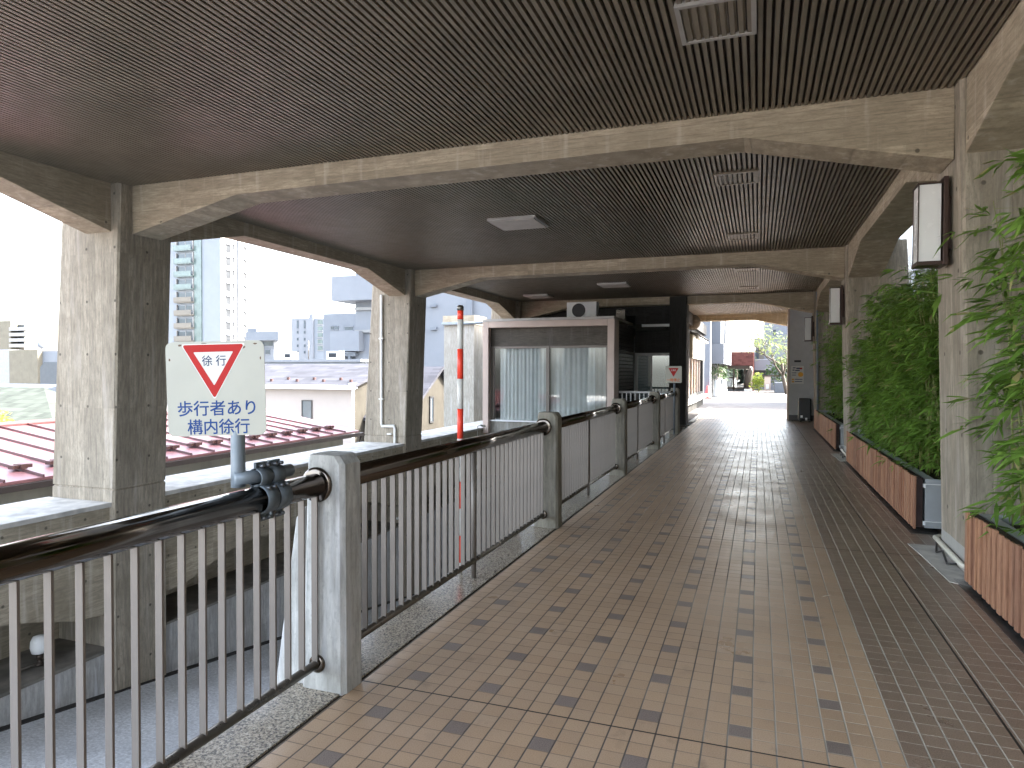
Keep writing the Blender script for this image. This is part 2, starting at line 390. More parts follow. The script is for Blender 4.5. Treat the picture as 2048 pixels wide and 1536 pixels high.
def build1(name, mb, mat, parent=None, origin=None, bevel=0.):
    o0 = Vector(origin) if origin is not None else Vector((0, 0, 0))
    p = parent; 
    if p is not None and origin is None: o0 = wloc(p)
    me = bpy.data.meshes.new(name); me.from_pydata([v - o0 for v in mb.v], [], mb.f)
    me.polygons.foreach_set('use_smooth', mb.sm); me.materials.append(M[mat] if isinstance(mat, str) else mat)
    if bevel or True:
        bm = bmesh.new(); bm.from_mesh(me); bmesh.ops.recalc_face_normals(bm, faces=bm.faces[:]) if len(bm.faces) < 3000 else None
        bm.to_mesh(me); bm.free()
    me.update(); ob = bpy.data.objects.new(name, me); C.objects.link(ob)
    if p is not None: ob.parent = p
    else: ob.location = o0
    if bevel:
        b = ob.modifiers.new('bevel', 'BEVEL'); b.width = bevel; b.segments = 2; b.limit_method = 'ANGLE'; b.angle_limit = R(35)
    return ob
def wloc(o):
    v = Vector(o.location)
    while o.parent: o = o.parent; v += Vector(o.location)
    return v
def tag(o, label, cat, group=None):
    o['label'] = label; o['category'] = cat
    if group: o['group'] = group
    return o
def thing(name, label, cat, loc, group=None):
    o = bpy.data.objects.new(name, None); C.objects.link(o); o.location = loc; o.empty_display_size = .2
    return tag(o, label, cat, group)
def single(name, label, cat, mb, mat, group=None, bevel=0.): return tag(build(name, mb, mat, None, mb.base(), bevel), label, cat, group)
def struct(name, mb, mat, kind='structure'):
    o = build(name, mb, mat); o['kind'] = kind; return o
def copy_tree(o, loc, label, group=None, parent=None):
    c = o.copy(); C.objects.link(c)
    if parent is None:
        c.location = loc; c['label'] = label
        if group: c['group'] = group
    else: c.parent = parent
    for ch in [x for x in list(C.objects) if x.parent == o]: copy_tree(ch, None, None, None, c)
    return c

_txt = {}
def text2d(body, wd, ht=None, bold=.0):
    cu = bpy.data.curves.new('t', 'FONT'); cu.body = body; cu.size = 1; bb = bold; cu.resolution_u = 4
    ob = bpy.data.objects.new('t', cu); C.objects.link(ob)
    me = bpy.data.meshes.new_from_object(ob.evaluated_get(bpy.context.evaluated_depsgraph_get()))
    vs = [v.co.copy() for v in me.vertices]; fs = [list(p.vertices) for p in me.polygons]
    bpy.data.objects.remove(ob); bpy.data.curves.remove(cu); bpy.data.meshes.remove(me)
    x0, x1 = min(v.x for v in vs), max(v.x for v in vs); y0, y1 = min(v.y for v in vs), max(v.y for v in vs)
    k = wd / (x1 - x0); ky = (ht / (y1 - y0)) if ht else k
    pts = [((v.x - (x0 + x1) / 2) * k, (v.y - (y0 + y1) / 2) * ky) for v in vs]
    out, fo, n = [], [], len(pts); b = bb * k
    for q, (dx, dy) in enumerate(((0, 0), (b, b), (-b, b), (b, -b), (-b, -b))[:5 if bb else 1]):
        out += [(a + dx, c + dy, -q * .00004) for a, c in pts]; fo += [[i + q * n for i in f] for f in fs]
    return out, fo
def rounded(poly, r, n=5):
    out = []; m = len(poly)
    for i in range(m):
        p = Vector(poly[i]); a = (Vector(poly[i - 1]) - p).normalized(); b = (Vector(poly[(i + 1) % m]) - p).normalized()
        ang = a.angle(b); t = r / math.tan(ang / 2); c = p + (a + b).normalized() * (r / math.sin(ang / 2))
        s, e = p + a * t - c, p + b * t - c
        a0 = math.atan2(s.y, s.x); da = (math.atan2(e.y, e.x) - a0 + math.pi) % (2 * math.pi) - math.pi
        out += [(c.x + r * math.cos(a0 + da * k / n), c.y + r * math.sin(a0 + da * k / n)) for k in range(n + 1)]
    return out

# ================================================================== SETTING
PI2 = 2 * math.pi
Y_COL = [5.87, 12.87, 19.87, 26.87]
SLABX = -2.08
struct('floor', MB().box(-1.795, 1.95, -14, 27.6, -.25, 0), 'floor')
struct('floor_edge_band', MB().box(-1.812, -1.795, -9, 19.9, -.2, -.004), 'joint')
gk = MB()
gk.box(SLABX, -1.812, -9, 19.4, -.3, .004); struct('kerb', gk, 'granite')
struct('gutter_strip', MB().box(1.345, 1.60, .2, 5.72, -.01, .004).box(1.345, 1.60, 7.2, 12.6, -.01, .004).box(1.345, 1.60, 14.2, 19.6, -.01, .004), 'louvre')
slab = MB(); slab.box(SLABX + .02, 1.95, -9, 19.4, -.62, -.255); slab.box(-1.98, -1.75, -9, 20, -4.6, -.62); struct('slab_edge', slab, 'wallv')
struct('planting_strip_floor', MB().box(1.95, 3.2, -9, 27, -.25, -.01), 'soil')
struct('courtyard', MB().box(-9, 30, 27.6, 75, -.3, -.012).box(-2.6, -1.812, 19.9, 27.6, -.3, -.012), 'pave')
struct('kerb_line', MB().box(-1.93, -1.812, 20.6, 29, -.1, .035), 'white')
# ramp road
def rz(y): return -2.1 - (y - 4.62) * .152
struct('ramp_road', MB().prism([(-9, rz(-9)), (21, rz(21)), (21, rz(21) - .3), (-9, rz(-9) - .3)], 'x', -7.2, -1.9), 'road')
rj = MB(); rj.prism([(-9, rz(-9) + .012), (20, rz(20) + .012), (20, rz(20) - .05), (-9, rz(-9) - .05)], 'x', -7.135, -7.04); struct('road_edge', rj, 'joint')
g = MB(); g.box(-600, -9.0, -200, 900, -7.3, -7.0); g.box(-9.0, 600, 75.2, 900, -7.3, -7.0); struct('ground', g, 'earth')

# ceiling: slatted soffit in four bays + dark void + roof slab
cl = MB(); bay_edges = [(-.5, 6.035), (6.465, 13.035), (13.465, 20.035), (20.465, 27.035)]
pitch = .05
for y0, y1 in bay_edges:
    x = -7.075
    while x < 1.40:
        cl.add([(x, y0, 3.695), (x + .003, y0, 3.665), (x + .031, y0, 3.665), (x + .034, y0, 3.695),
                (x, y1, 3.695), (x + .003, y1, 3.665), (x + .031, y1, 3.665), (x + .034, y1, 3.695)],
               [(0, 1, 5, 4), (1, 2, 6, 5), (2, 3, 7, 6)])
        x += pitch
struct('ceiling', cl, 'ceil')
struct('ceiling_void', MB().box(-7.09, 1.42, -.52, 27.1, 3.695, 3.71), 'ceilback')
struct('roof', MB().box(-7.9, 2.08, -.55, 27.62, 3.715, 4.05), 'roof')

# ------------------------------------------------------------------ columns
def chamfer_rect(x0, x1, y0, y1, c=.022, ins=0.):
    x0 += ins; x1 -= ins; y0 += ins; y1 -= ins
    return [(x0 + c, y0), (x1 - c, y0), (x1, y0 + c), (x1, y1 - c), (x1 - c, y1), (x0 + c, y1), (x0, y1 - c), (x0, y0 + c)]
def column_mb(side, y, zb):
    mb = MB(); rings = []
    zs = [(zb, 0), (0.0, 0), (.085, 0), (.093, .012), (.107, .012), (.115, 0), (3.0, 0), (3.715, 0)] if zb < -1 else [(zb, 0), (.5, 0), (3.0, 0), (3.715, 0)]
    for z, ins in zs:
        zz = max(0, min(z, 3.66)) / 3.66
        if side < 0: x0, x1 = -8.11 + .23 * zz, -7.085 + .14 * zz
        else: x0, x1 = 1.468 - .09 * zz, 2.50 - .2 * zz
        rings.append([(px, py, z) for px, py in chamfer_rect(x0, x1, y, y + .76, .022, ins)])
    return mb.loft(rings)
cdesc = {(-1, 5.87): 'broad tapered concrete column behind the slow sign, beside the red metal roof',
         (-1, 12.87): 'tapered concrete column beside the ramp with a white downpipe on its face',
         (-1, 19.87): 'concrete column whose top shows just above the kiosk window box',
         (1, 5.87): 'nearest concrete column on the planter side, wall lamp high on it and cream conduit at its foot',
         (1, 12.87): 'concrete column between the long middle planter and the farther planter',
         (1, 19.87): 'slim looking concrete column beside the grey wall with the poster'}
for side in (-1, 1):
    for y in Y_COL[:3]:
        mb = column_mb(side, y, -4.4 if side < 0 else -.1)
        single('concrete_column', cdesc[(side, y)], 'column', mb, 'col', 'board marked concrete columns of the covered walkway')

# transverse beams
bl = ['nearest concrete cross beam spanning the walkway below the slatted ceiling', 'second concrete cross beam, past the ceiling light panel nearest the camera',
      'third concrete cross beam, running in front of the dark office block', 'farthest concrete cross beam at the sunlit end of the walkway']
for i, y in enumerate(Y_COL):
    L = -6.955 if i < 2 else (-6.955 if i == 2 else -2.3)
    poly = [(L, 3.76), (L, 3.105), (-5.43, 3.44), (-.134, 3.46), (1.385, 3.125), (1.385, 3.76)]
    if i == 3: poly = [(L, 3.76), (L, 3.45), (-.134, 3.46), (1.385, 3.125), (1.385, 3.76)]
    single('concrete_beam', bl[i], 'beam', MB().prism(poly, 'y', y + .17, y + .59), 'beam', 'concrete cross beams of the covered walkway', .006)
# longitudinal edge beams
ebl = {(-1, 0): 'concrete edge beam at the upper left, running toward the nearest column from the camera side',
       (-1, 1): 'concrete edge beam over the open side between the two ramp columns', (-1, 2): 'concrete edge beam ending above the kiosk window box',
       (1, 0): 'concrete edge beam at the upper right corner above the nearest bamboo', (1, 1): 'haunched concrete edge beam above the long middle bamboo planter',
       (1, 2): 'haunched concrete edge beam above the farther bamboo planter'}
for side in (-1, 1):
    for k in range(3):
        y0, y1 = (-1.13 + .7 + 7 * k, 5.87 + 7 * k + .05)
        if k == 2: y1 = 19.92
        x0, x1 = (-7.49, -7.09) if side < 0 else (1.42, 1.93)
        poly = [(y0, 3.76), (y0, 3.10), (y0 + 1.5, 3.475), (y1 - 1.5, 3.475), (y1, 3.10), (y1, 3.76)]
        single('edge_beam', ebl[(side, k)], 'beam', MB().prism(poly, 'x', x0, x1), 'beam', 'concrete edge beams along the walkway', .006)

# ------------------------------------------------------------------ ceiling fittings
def vent(loc, label, frame=False):
    t = thing('ceiling_vent', label, 'vent', loc, 'slatted ceiling vents'); X, Y, Z = loc
    fr = MB(); a, b, c = .23, .245, .03
    for q in ((X - a, X + a, Y - b, Y - b + c), (X - a, X + a, Y + b - c, Y + b), (X - a, X - a + c, Y - b + c, Y + b - c), (X + a - c, X + a, Y - b + c, Y + b - c)):
        fr.box(*q, Z - .012, Z + .03)
    build('frame', fr, 'vent' if frame else 'ceil', t)
    build('backing', MB().box(X - a + c, X + a - c, Y - b + c, Y + b - c, Z + .012, Z + .02), 'ceilback', t)
    bl_ = MB(); x = X - a + c + .012
    while x < X + a - c - .02: bl_.box(x, x + .03, Y - b + c, Y + b - c, Z - .006, Z + .01); x += .052
    build('blade', bl_, 'ceil', t)
vent((-.26, 4.38, 3.657), 'grey framed ceiling vent nearest the camera, at the top of the picture', True)
vl = ['brown ceiling vent just past the nearest cross beam', 'brown ceiling vent just before the second cross beam', 'brown ceiling vent just past the second cross beam', 'brown ceiling vent just before the third cross beam']
for (Y), l in zip((8.0, 11.45, 15.2, 18.45), vl): vent((-.25, Y, 3.657), l)
for (X, Y, l) in ((-3.27, 9.3, 'beige ceiling light panel between the first and second cross beams'), (-3.37, 16.7, 'beige ceiling light panel between the second and third cross beams, nearer the path'),
                  (-5.9, 18.5, 'beige ceiling light panel above the kiosk, nearer the ramp columns')):
    t = thing('ceiling_light', l, 'light', (X, Y, 3.61), 'flat ceiling light panels')
    build('frame', MB().box(X - .36, X + .36, Y - .34, Y + .34, 3.625, 3.665), 'vent', t, None, .006)
    build('diffuser', MB().box(X - .33, X + .33, Y - .31, Y + .31, 3.612, 3.625), 'panel', t, None, .004)

# ------------------------------------------------------------------ railing posts and panels
RX = -1.93
POSTY = [2.665 + 3.52 * k for k in range(5)]; POSTY = [2.665, 6.21, 9.72, 13.28, 16.74]
pd = ['pale concrete railing post in the foreground beside the slow sign', 'weathered concrete railing post second from the camera', 'weathered concrete railing post third from the camera',
      'narrow looking concrete railing post fourth from the camera', 'concrete railing post at the far end, under the stop sign']
def post(y, label, light):
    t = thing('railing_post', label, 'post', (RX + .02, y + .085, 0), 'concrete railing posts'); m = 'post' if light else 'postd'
    mb = MB(); x0, x1, y0, y1 = -2.0, -1.79, y, y + .165
    def ring(x0, x1, z, c=.02): return [(a, b, z) for a, b in chamfer_rect(x0, x1, y0, y1, c)]
    mb.loft([ring(x0 - .03, x1 + .005, -.02), ring(x0, x1, .9), ring(x0 + .006, x1 - .002, 1.068), ring(x0 + .016, x1 - .03, 1.105), ring(x0 + .022, x1 - .04, 1.109)])
    build('shaft', mb, m, t)
    bt = MB(); yy0, yy1 = y + .03, y + .135
    bt.prism([(-2.02, .86), (-2.075, .8), (-2.27, -.5), (-2.08, -.5), (-2.02, -.02)], 'y', yy0, yy1); build('buttress', bt, 'post', t, None, .01)
    for s, ye in ((-1, y - .012), (1, y + .177)):
        fl = MB(); n = 24
        for (z, r1, r2) in ((.97, .082, .082), (.13, .042, .042)):
            fl.loft([[(RX + r * math.cos(PI2 * k / n), ye - s * d, z + r * math.sin(PI2 * k / n)) for k in range(n)] for r, d in ((r1, .014), (r1, .002), (r1 - .012, -.004))], True, True)
        build('flange', fl, 'steel', t)
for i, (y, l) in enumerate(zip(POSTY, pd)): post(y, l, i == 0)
pl = ['steel railing panel in the foreground carrying the slow sign', 'steel railing panel with the red and white pole beside it', 'steel railing panel between the second and third concrete posts',
      'steel railing panel between the third and fourth concrete posts', 'shortest looking steel railing panel, last before the stop sign']
spans = [(-.85, POSTY[0])] + [(POSTY[i] + .165, POSTY[i + 1]) for i in range(4)]
for i, (y0, y1) in enumerate(spans):
    t = thing('railing', pl[i], 'railing', (RX, (y0 + y1) / 2, 0), 'steel railing panels along the ramp')
    n = 28
    ring = lambda r, y, z: [(RX + r * math.cos(PI2 * k / n), y, z + r * math.sin(PI2 * k / n)) for k in range(n)]
    build('handrail', MB().loft([ring(.054, y0, .97), ring(.054, y1, .97)], True, True), 'steel', t)
    build('lower_rail', MB().loft([ring(.021, y0, .13), ring(.021, y1, .13)], True, True), 'dsteel', t)
    ym = (y0 + y1) / 2
    if i: build('stanchion', MB().tube([(RX, ym, .0), (RX, ym, .92)], .019, 16), 'bar', t)
    yb = 1.29 - .0967 * 24 if i == 0 else y0 + (.048 if i == 1 else .06)
    k = 0
    bm0 = None
    while yb < y1 - .02:
        if yb > y0 + .02 and not (i and abs(yb - ym) < .03):
            if bm0 is None:
                b = build('baluster', MB().box(RX - .0155, RX + .0155, yb - .0045, yb + .0045, .145, .925), 'bar', t); bm0 = (b, yb)
            else:
                c = bm0[0].copy(); C.objects.link(c); c.parent = t; c.location = (0, yb - bm0[1], 0)
        yb += .0967
# ------------------------------------------------------------------ red and white pole
t = thing('survey_pole', 'tall red and white banded pole standing behind the railing', 'pole', (-2.06, 4.57, .0))
bands = [(.004, .09, 'w'), (.09, .29, 'r'), (.29, .49, 'w'), (.49, .69, 'r'), (.69, .80, 'w'), (.80, 1.005, 'w'), (1.005, 1.225, 'r'), (1.225, 1.445, 'w'), (1.445, 1.665, 'r'), (1.665, 1.88, 'w'), (1.88, 1.945, 'r')]
for a, b, c in bands:
    r = .0225 if a > .75 else .017
    build('red_band' if c == 'r' else 'white_band', MB().lathe((-2.06, 4.57, 0), [(r, a), (r, b)], 18), 'polered' if c == 'r' else 'white_line', t)
build('cap', MB().lathe((-2.06, 4.57, 0), [(.024, 1.945), (.024, 1.975), (.015, 1.985)], 18), 'dsteel', t)

# ------------------------------------------------------------------ slow sign clamped on the rail
def sign(name, label, ctr, Rv, Uv, Nv, wd, ht, layers, polepts, polr, polmat, rust=False):
    ctr = Vector(ctr); t = thing(name, label, 'sign', (polepts[0][0], polepts[0][1], polepts[0][2]))
    def lay(mb, pts, faces, d): mb.add([ctr + Rv * p[0] + Uv * p[1] + Nv * (d + (p[2] if len(p) > 2 else 0)) for p in pts], faces)
    poly = rounded([(-wd / 2, -ht / 2), (wd / 2, -ht / 2), (wd / 2, ht / 2), (-wd / 2, ht / 2)], .028 * wd / .4)
    n = len(poly); mb = MB()
    mb.add([ctr + Rv * a + Uv * b + Nv * d for d in (-.002, .001) for a, b in poly], [list(range(n))[::-1], list(range(n, 2 * n))] + [(i, (i + 1) % n, n + (i + 1) % n, n + i) for i in range(n)])
    build('plate', mb, 'sign', t)
    for nm, mat, pts, faces, d in layers:
        mb = MB(); lay(mb, pts, faces, d); build(nm, mb, mat, t)
    build('pole', MB().tube(polepts, polr, 16), polmat, t)
    return t, ctr
def tri(cx, cy, hw, top, bot, r): 
    p = rounded([(cx - hw, top), (cx, bot), (cx + hw, top)], r); return p, [list(range(len(p)))]
def ring_face(po, pi):
    n = len(po); return po + pi, [(i, (i + 1) % n, n + (i + 1) % n, n + i) for i in range(n)]
def moved(tx, dx, dy): return [(a + dx, b + dy, z) for a, b, z in tx[0]], tx[1]
k = .00203; ca, sa = math.cos(R(1.6)), math.sin(R(1.6))
RH = Vector((CR.x, CR.y, 0)).normalized(); UZ = Vector((0, 0, 1)); NH = RH.cross(UZ)
SR, SU = RH * ca + UZ * sa, UZ * ca - RH * sa
ow, _ = tri(-3 * k, 0, 65 * k, 90 * k, -23 * k, .006); oo, _ = tri(-3 * k, 0, 62 * k, 88 * k, -20 * k, .0065); ii, _ = tri(-3 * k, 0, 40 * k, 73.5 * k, 6 * k, .0025)
L = [('outline', 'white_line', ow, [list(range(len(ow)))], .0014), ('red_triangle', 'red', *ring_face(oo, ii), .0019),
     ('lettering', 'navy', *moved(text2d('徐 行', 48 * k, 21 * k, .006), -2 * k, 56 * k), .0022),
     ('lettering', 'blue', *moved(text2d('歩行者あり', 155 * k, 30 * k, .011), 0, -39 * k), .0016),
     ('lettering', 'blue', *moved(text2d('構内徐行', 124 * k, 30 * k, .011), 3 * k, -76 * k), .0016)]
ctr = Vector((-2.072, 2.188, 1.4274))
pb = Vector((-1.995, 2.225, 1.045))
pole_pts = [pb + Vector((0, 0, -.02)), pb + Vector((0, 0, .05)), ctr + SR * .075 - NH * .03 + Vector((0, 0, -.15)), ctr + SR * .07 - NH * .028 + Vector((0, 0, .12))]
t, _ = sign('traffic_sign', 'square white sign with red triangle and blue Japanese lettering, clamped to the handrail', ctr, SR, SU, NH, .40, .384, L, pole_pts, .0285, 'galv')
# rust chips on the plate edge
for (a, b, w_, h_) in ((-.14, .178, .03, .012), (.115, .165, .025, .02), (-.185, .12, .01, .018), (.185, .12, .008, .016), (-.045, .184, .035, .006), (.165, .178, .02, .009)):
    pts = [(a + w_ / 2 * math.cos(q) * random.uniform(.5, 1), b + h_ / 2 * math.sin(q) * random.uniform(.5, 1)) for q in [PI2 * j / 9 for j in range(9)]]
    mb = MB().add([ctr + SR * x + SU * y + NH * .00135 for x, y in pts], [list(range(9))]); build('rust_chip', mb, 'rust', t)
# horizontal tube and clamps
build('arm', MB().tube([(-1.995, 2.20, 1.062), (-1.955, 2.27, 1.062), (-1.955, 2.50, 1.060)], [.0285, .0275, .0275], 18), 'galv', t)
for yc in (2.295, 2.375):
    b_ = MB(); n = 26
    def band(cz, r, y, hw=.034):
        return [[(RX - .012 + rr * math.cos(PI2 * q / n), yy, cz + rr * math.sin(PI2 * q / n)) for q in range(n)] for rr, yy in ((r, y - hw), (r + .006, y - hw), (r + .006, y + hw), (r, y + hw))]
    b_.loft(band(1.058, .034, yc), False, True); b_.loft([[ (x + .012, y, z) for x, y, z in rg] for rg in band(.97, .056, yc)], False, True)
    b_.box(-1.948, -1.936, yc - .034, yc + .034, 1.09, 1.122).box(-1.936, -1.924, yc - .034, yc + .034, .878, .915)
    cl_ = build('clamp', b_, 'clamp', t)
    for z in (1.108, 1.02, .893):
        for dy in (-.017, .017):
            bb = MB(); x = -1.92 if z > 1.1 else (-1.888 if z > 1 else -1.915)
            bb.tube([(x - .012, yc + dy, z), (x + .012, yc + dy, z)], .0085, 6); build('bolt', bb, 'bolt', cl_)

# stop sign at the last post
c2 = at(1347, 749, 16.6); k2 = .385 / 31
RS, US, NS = Vector((1, 0, 0)), UZ, Vector((0, -1, 0))
o2, f2 = tri(0, 0, 9.8 * k2, 12.5 * k2, -4.5 * k2, .008)
L2 = [('red_triangle', 'red', o2, f2, .002), ('lettering', 'white_line', *moved(text2d('止まれ', 9.5 * k2, 3.6 * k2, .02), 0, 8.4 * k2), .004),
      ('lettering', 'orange', *moved(text2d('一時停止', 25 * k2, 6 * k2, .03), 0, -10.5 * k2), .002)]
sign('stop_sign', 'small square cream sign with solid red triangle at the far end of the railing', c2, RS, US, NS, .385, .40, L2, [(c2.x + .02, c2.y + .03, 0), (c2.x + .02, c2.y + .03, c2.z + .12)], .022, 'galv')

# ------------------------------------------------------------------ outer ramp wall
def lower_wall(y0, y1, label, lamp=False):
    t = thing('ramp_wall', label, 'wall', (-7.6, (y0 + y1) / 2, -2.4), 'concrete walls between the ramp columns')
    bot = [(y0, -1.36), (y0 + .45, -1.30)] + [(y0 + .45 + q * .12, -1.30 + .26 * math.sin(q / 10 * math.pi / 2)) for q in range(1, 11)]
    bot2 = [(y1 - (a - y0), b) for a, b in bot][::-1]
    poly = [(y0, -.10)] + bot + bot2 + [(y1, -.10)]
    build('beam', MB().prism(poly, 'x', -7.55, -7.15), 'wallc', t)
    build('coping', MB().box(-8.15, -7.11, y0, y1, -.10, -.045), 'coping', t, None, .008)
    build('kerb', MB().prism([(y0, rz(y0) - .3), (y1, rz(y1) - .3), (y1, min(-1.77, rz(y1) + .6) if False else -1.8), (y0, -1.77)], 'x', -8.1, -7.14), 'wallv', t)
    build('ledge_cap', MB().prism([(y0, -1.77), (y1, -1.80), (y1, -1.765), (y0, -1.735)], 'x', -8.05, -7.12), 'ledge', t, None, .006)
    build('back_panel', MB().box(-8.12, -8.0, y0, y1, -1.79, -.1), 'wallc', t)
lower_wall(-.37, 5.868, 'stained concrete ramp wall left of the nearest column, white lamp on its ledge')
lower_wall(6.632, 12.868, 'stained concrete ramp wall seen through the railing between the two ramp columns')
lower_wall(13.632, 19.868, 'concrete ramp wall with pale coping running to the kiosk')
# lamp on ledge
lp = Vector((-7.42, 5.22, -1.745))
t = thing('ledge_lamp', 'white globe lamp with brass base on the ramp ledge', 'lamp', lp)
build('globe', MB().lathe(lp, [(.02, .12), (.075, .14), (.09, .20), (.085, .27), (.06, .32), (.01, .335)], 20), 'opal', t)
build('socket', MB().lathe(lp, [(.05, .0), (.05, .02), (.025, .03), (.025, .07), (.035, .08), (.03, .12)], 16), M['yellow'] if False else 'bronze', t)
build('bracket', MB().tube([lp + Vector((-.0, -.3, .03)), lp + Vector((0, .1, .03))], .018, 8), 'dsteel', t)
# downpipe on second left column + thin ramp pipe
dp = [at(763, 590, 12.84), at(763, 845, 12.84), at(764, 852, 12.84), at(788, 852, 12.84), at(790, 858, 12.84), at(790, 1010, 12.84)]
dt = thing('downpipe', 'white plastic downpipe with a dog-leg on the ramp column', 'pipe', (dp[0].x, 12.84, -.5))
build('pipe', MB().tube(dp, .032, 12), 'pvc', dt)
for zz in (.9, 2.2, .15): build('bracket', MB().box(dp[0].x - .05 + (.2 if zz < .2 else 0), dp[0].x + .05 + (.2 if zz < .2 else 0), 12.80, 12.87, zz - .015, zz + .015), 'pvc', dt)
pp = atx(800, 1035, -7.0); pq = atx(803, 1150, -7.0)
single('standpipe', 'thin white pipe standing on the ramp behind the railing', 'pipe', MB().tube([pp + Vector((0, -.12, 0)), pp + Vector((0, -.03, .01)), pp + Vector((0, 0, -.04)), Vector((pp.x, pp.y, rz(pp.y)))], .025, 10), 'pvc')
# ramp end wall
single('ramp_end_wall', 'dark concrete wall closing the lower end of the ramp under the kiosk', 'wall', MB().box(-8.1, -1.98, 20.0, 20.2, -5, -.02), 'dark')

# ------------------------------------------------------------------ planters and bamboo
def planter(y0, y1, label):
    t = thing('planter', label, 'planter', (1.75, (y0 + y1) / 2, 0), 'cedar slatted planters along the walkway')
    fr = MB(); y = y0
    while y < y1 - .05:
        dx = random.uniform(-.003, .003); fr.box(1.384 + dx, 1.4035, y, y + .056 + random.uniform(-.003, .003), .03 + random.uniform(0, .006), .52 + random.uniform(-.006, .006)); y += .1
    build('slat_front', fr, 'wood', t, None, .003)
    build('backing', MB().box(1.4035, 1.46, y0 + .02, y1 - .03, .045, .505), 'back_shade', t)  # board close behind the slats, its dark colour imitates shaded gaps
    bx = MB(); bx.box(1.48, 1.50, y0 + .03, y1 - .03, .04, .50).box(2.28, 2.30, y0 + .03, y1 - .03, .04, .50).box(1.50, 2.28, y0 + .03, y0 + .05, .04, .50).box(1.50, 2.28, y1 - .05, y1 - .03, .04, .50)
    bx.box(1.50, 1.56, y0 + .05, y1 - .05, .485, .50)
    build('tub', bx, 'box', t)
    br = MB()
    for z in (.44, .09): br.box(1.46, 1.48, y0 - .002, y0 + .02, z - .02, z + .02).box(1.46, 1.62, y0 - .004, y0 + .012, z + .012, z + .02)
    build('bracket', br, 'white', t)
    build('soil', MB().box(1.50, 2.28, y0 + .05, y1 - .05, .3, .44), 'soil', t)
planter(.25, 5.68, 'nearest cedar slatted planter at the right edge of the picture')
planter(7.28, 12.55, 'long cedar slatted planter between the two nearest planter-side columns')
planter(14.28, 19.55, 'farther cedar slatted planter before the grey wall with the poster')

def leaf_fan(mb, p, d, rnd, ln=.13, nmin=4, nmax=7):
    up = Vector((0, 0, 1)); side = d.cross(up)
    side = side.normalized() if side.length > .05 else Vector((1, 0, 0))
    for q in range(rnd.randint(nmin, nmax)):
        a = rnd.uniform(-1.15, 1.15); b = rnd.uniform(-.55, .35)
        v = (d * math.cos(a) + side * math.sin(a) + up * b - up * .15).normalized()
        l = ln * rnd.uniform(.6, 1.25); wv = v.cross(up + Vector((rnd.uniform(-.7, .7), rnd.uniform(-.7, .7), 0))); wv = wv.normalized() * l * rnd.uniform(.055, .08)
        m = p + v * l * .38 - up * l * .02; e = p + v * l - up * l * rnd.uniform(.08, .38)
        m2 = p + v * l * .72 - up * l * rnd.uniform(.04, .16)
        o = len(mb.v); mb.v += [p, m + wv, m - wv, m2 + wv * .7, m2 - wv * .7, e]
        mb.f += [[o, o + 1, o + 2], [o + 1, o + 3, o + 4, o + 2], [o + 3, o + 5, o + 4]]; mb.sm += [False] * 3
def bamboo(y0, y1, ztop, nculm, label, seed, ln=.13, xr=(1.62, 2.15), twigs=34, zlow=.55, lean=0.):
    rnd = random.Random(seed); t = thing('bamboo_hedge', label, 'bamboo', (1.85, (y0 + y1) / 2, .44), 'bamboo growing in the planters')
    cu = MB(); lf = MB()
    for i in range(nculm):
        x = rnd.uniform(*xr); y = y0 + (y1 - y0) * (i + rnd.random()) / nculm; H = ztop(y) * rnd.uniform(.78, 1.06)
        lx, ly = rnd.uniform(-.22, .12) - lean, rnd.uniform(-.2, .2)
        def P(s): return Vector((x + lx * s * s, y + ly * s * s, .44 + (H - .44) * s))
        cu.tube([P(s) for s in (0, .25, .5, .75, 1)], [.008, .0075, .006, .0045, .002], 5)
        for q in range(twigs):
            s = rnd.random() ** .85; z = .44 + (H - .44) * s
            if z < zlow and rnd.random() < .5: continue
            n_ = math.sin(y * 7.3 + z * 2.1 + seed) * math.sin(z * 6.1 - y * 2.7 + seed) + .5 * math.sin(y * 15 - z * 9)
            if n_ < -.12 and rnd.random() < .72: continue
            p = P(s); a = rnd.uniform(0, PI2); d = Vector((math.cos(a), math.sin(a), rnd.uniform(-.1, .55))).normalized()
            tl = rnd.uniform(.08, .28) + max(0, n_) * .14; e = p + d * tl - Vector((0, 0, tl * .15))
            if rnd.random() < .35: cu.add([p, p + Vector((0, 0, .003)), e], [(0, 1, 2)])
            leaf_fan(lf, e, d, rnd, ln)
            if rnd.random() < .6: leaf_fan(lf, p + (e - p) * .55, d, rnd, ln * .9)
    build('stem', cu, 'culm', t); build('foliage', lf, 'leaf', t)
bamboo(3.4, 5.6, lambda y: 2.75, 46, 'bright green bamboo in the nearest planter against the column, at the right edge', 3, .185, (1.60, 1.95), 26, .7)
bamboo(7.5, 12.1, lambda y: 2.62 + .12 * math.sin(y * 3) - max(0, y - 11) * .5, 150, 'dense green bamboo filling the long middle planter', 5, .16, (1.62, 2.1), 46)
bamboo(14.5, 18.9, lambda y: 2.7, 64, 'dark green bamboo in the farther planter', 8, .17, (1.74, 2.15), 26)
single('garden_spigot', 'small silver spigot cap at the far end of the middle planter', 'fitting', MB().tube([at(1722, 890, 12.3) + Vector((0, 0, -.3)), at(1722, 858, 12.3)], .045, 10), 'box')

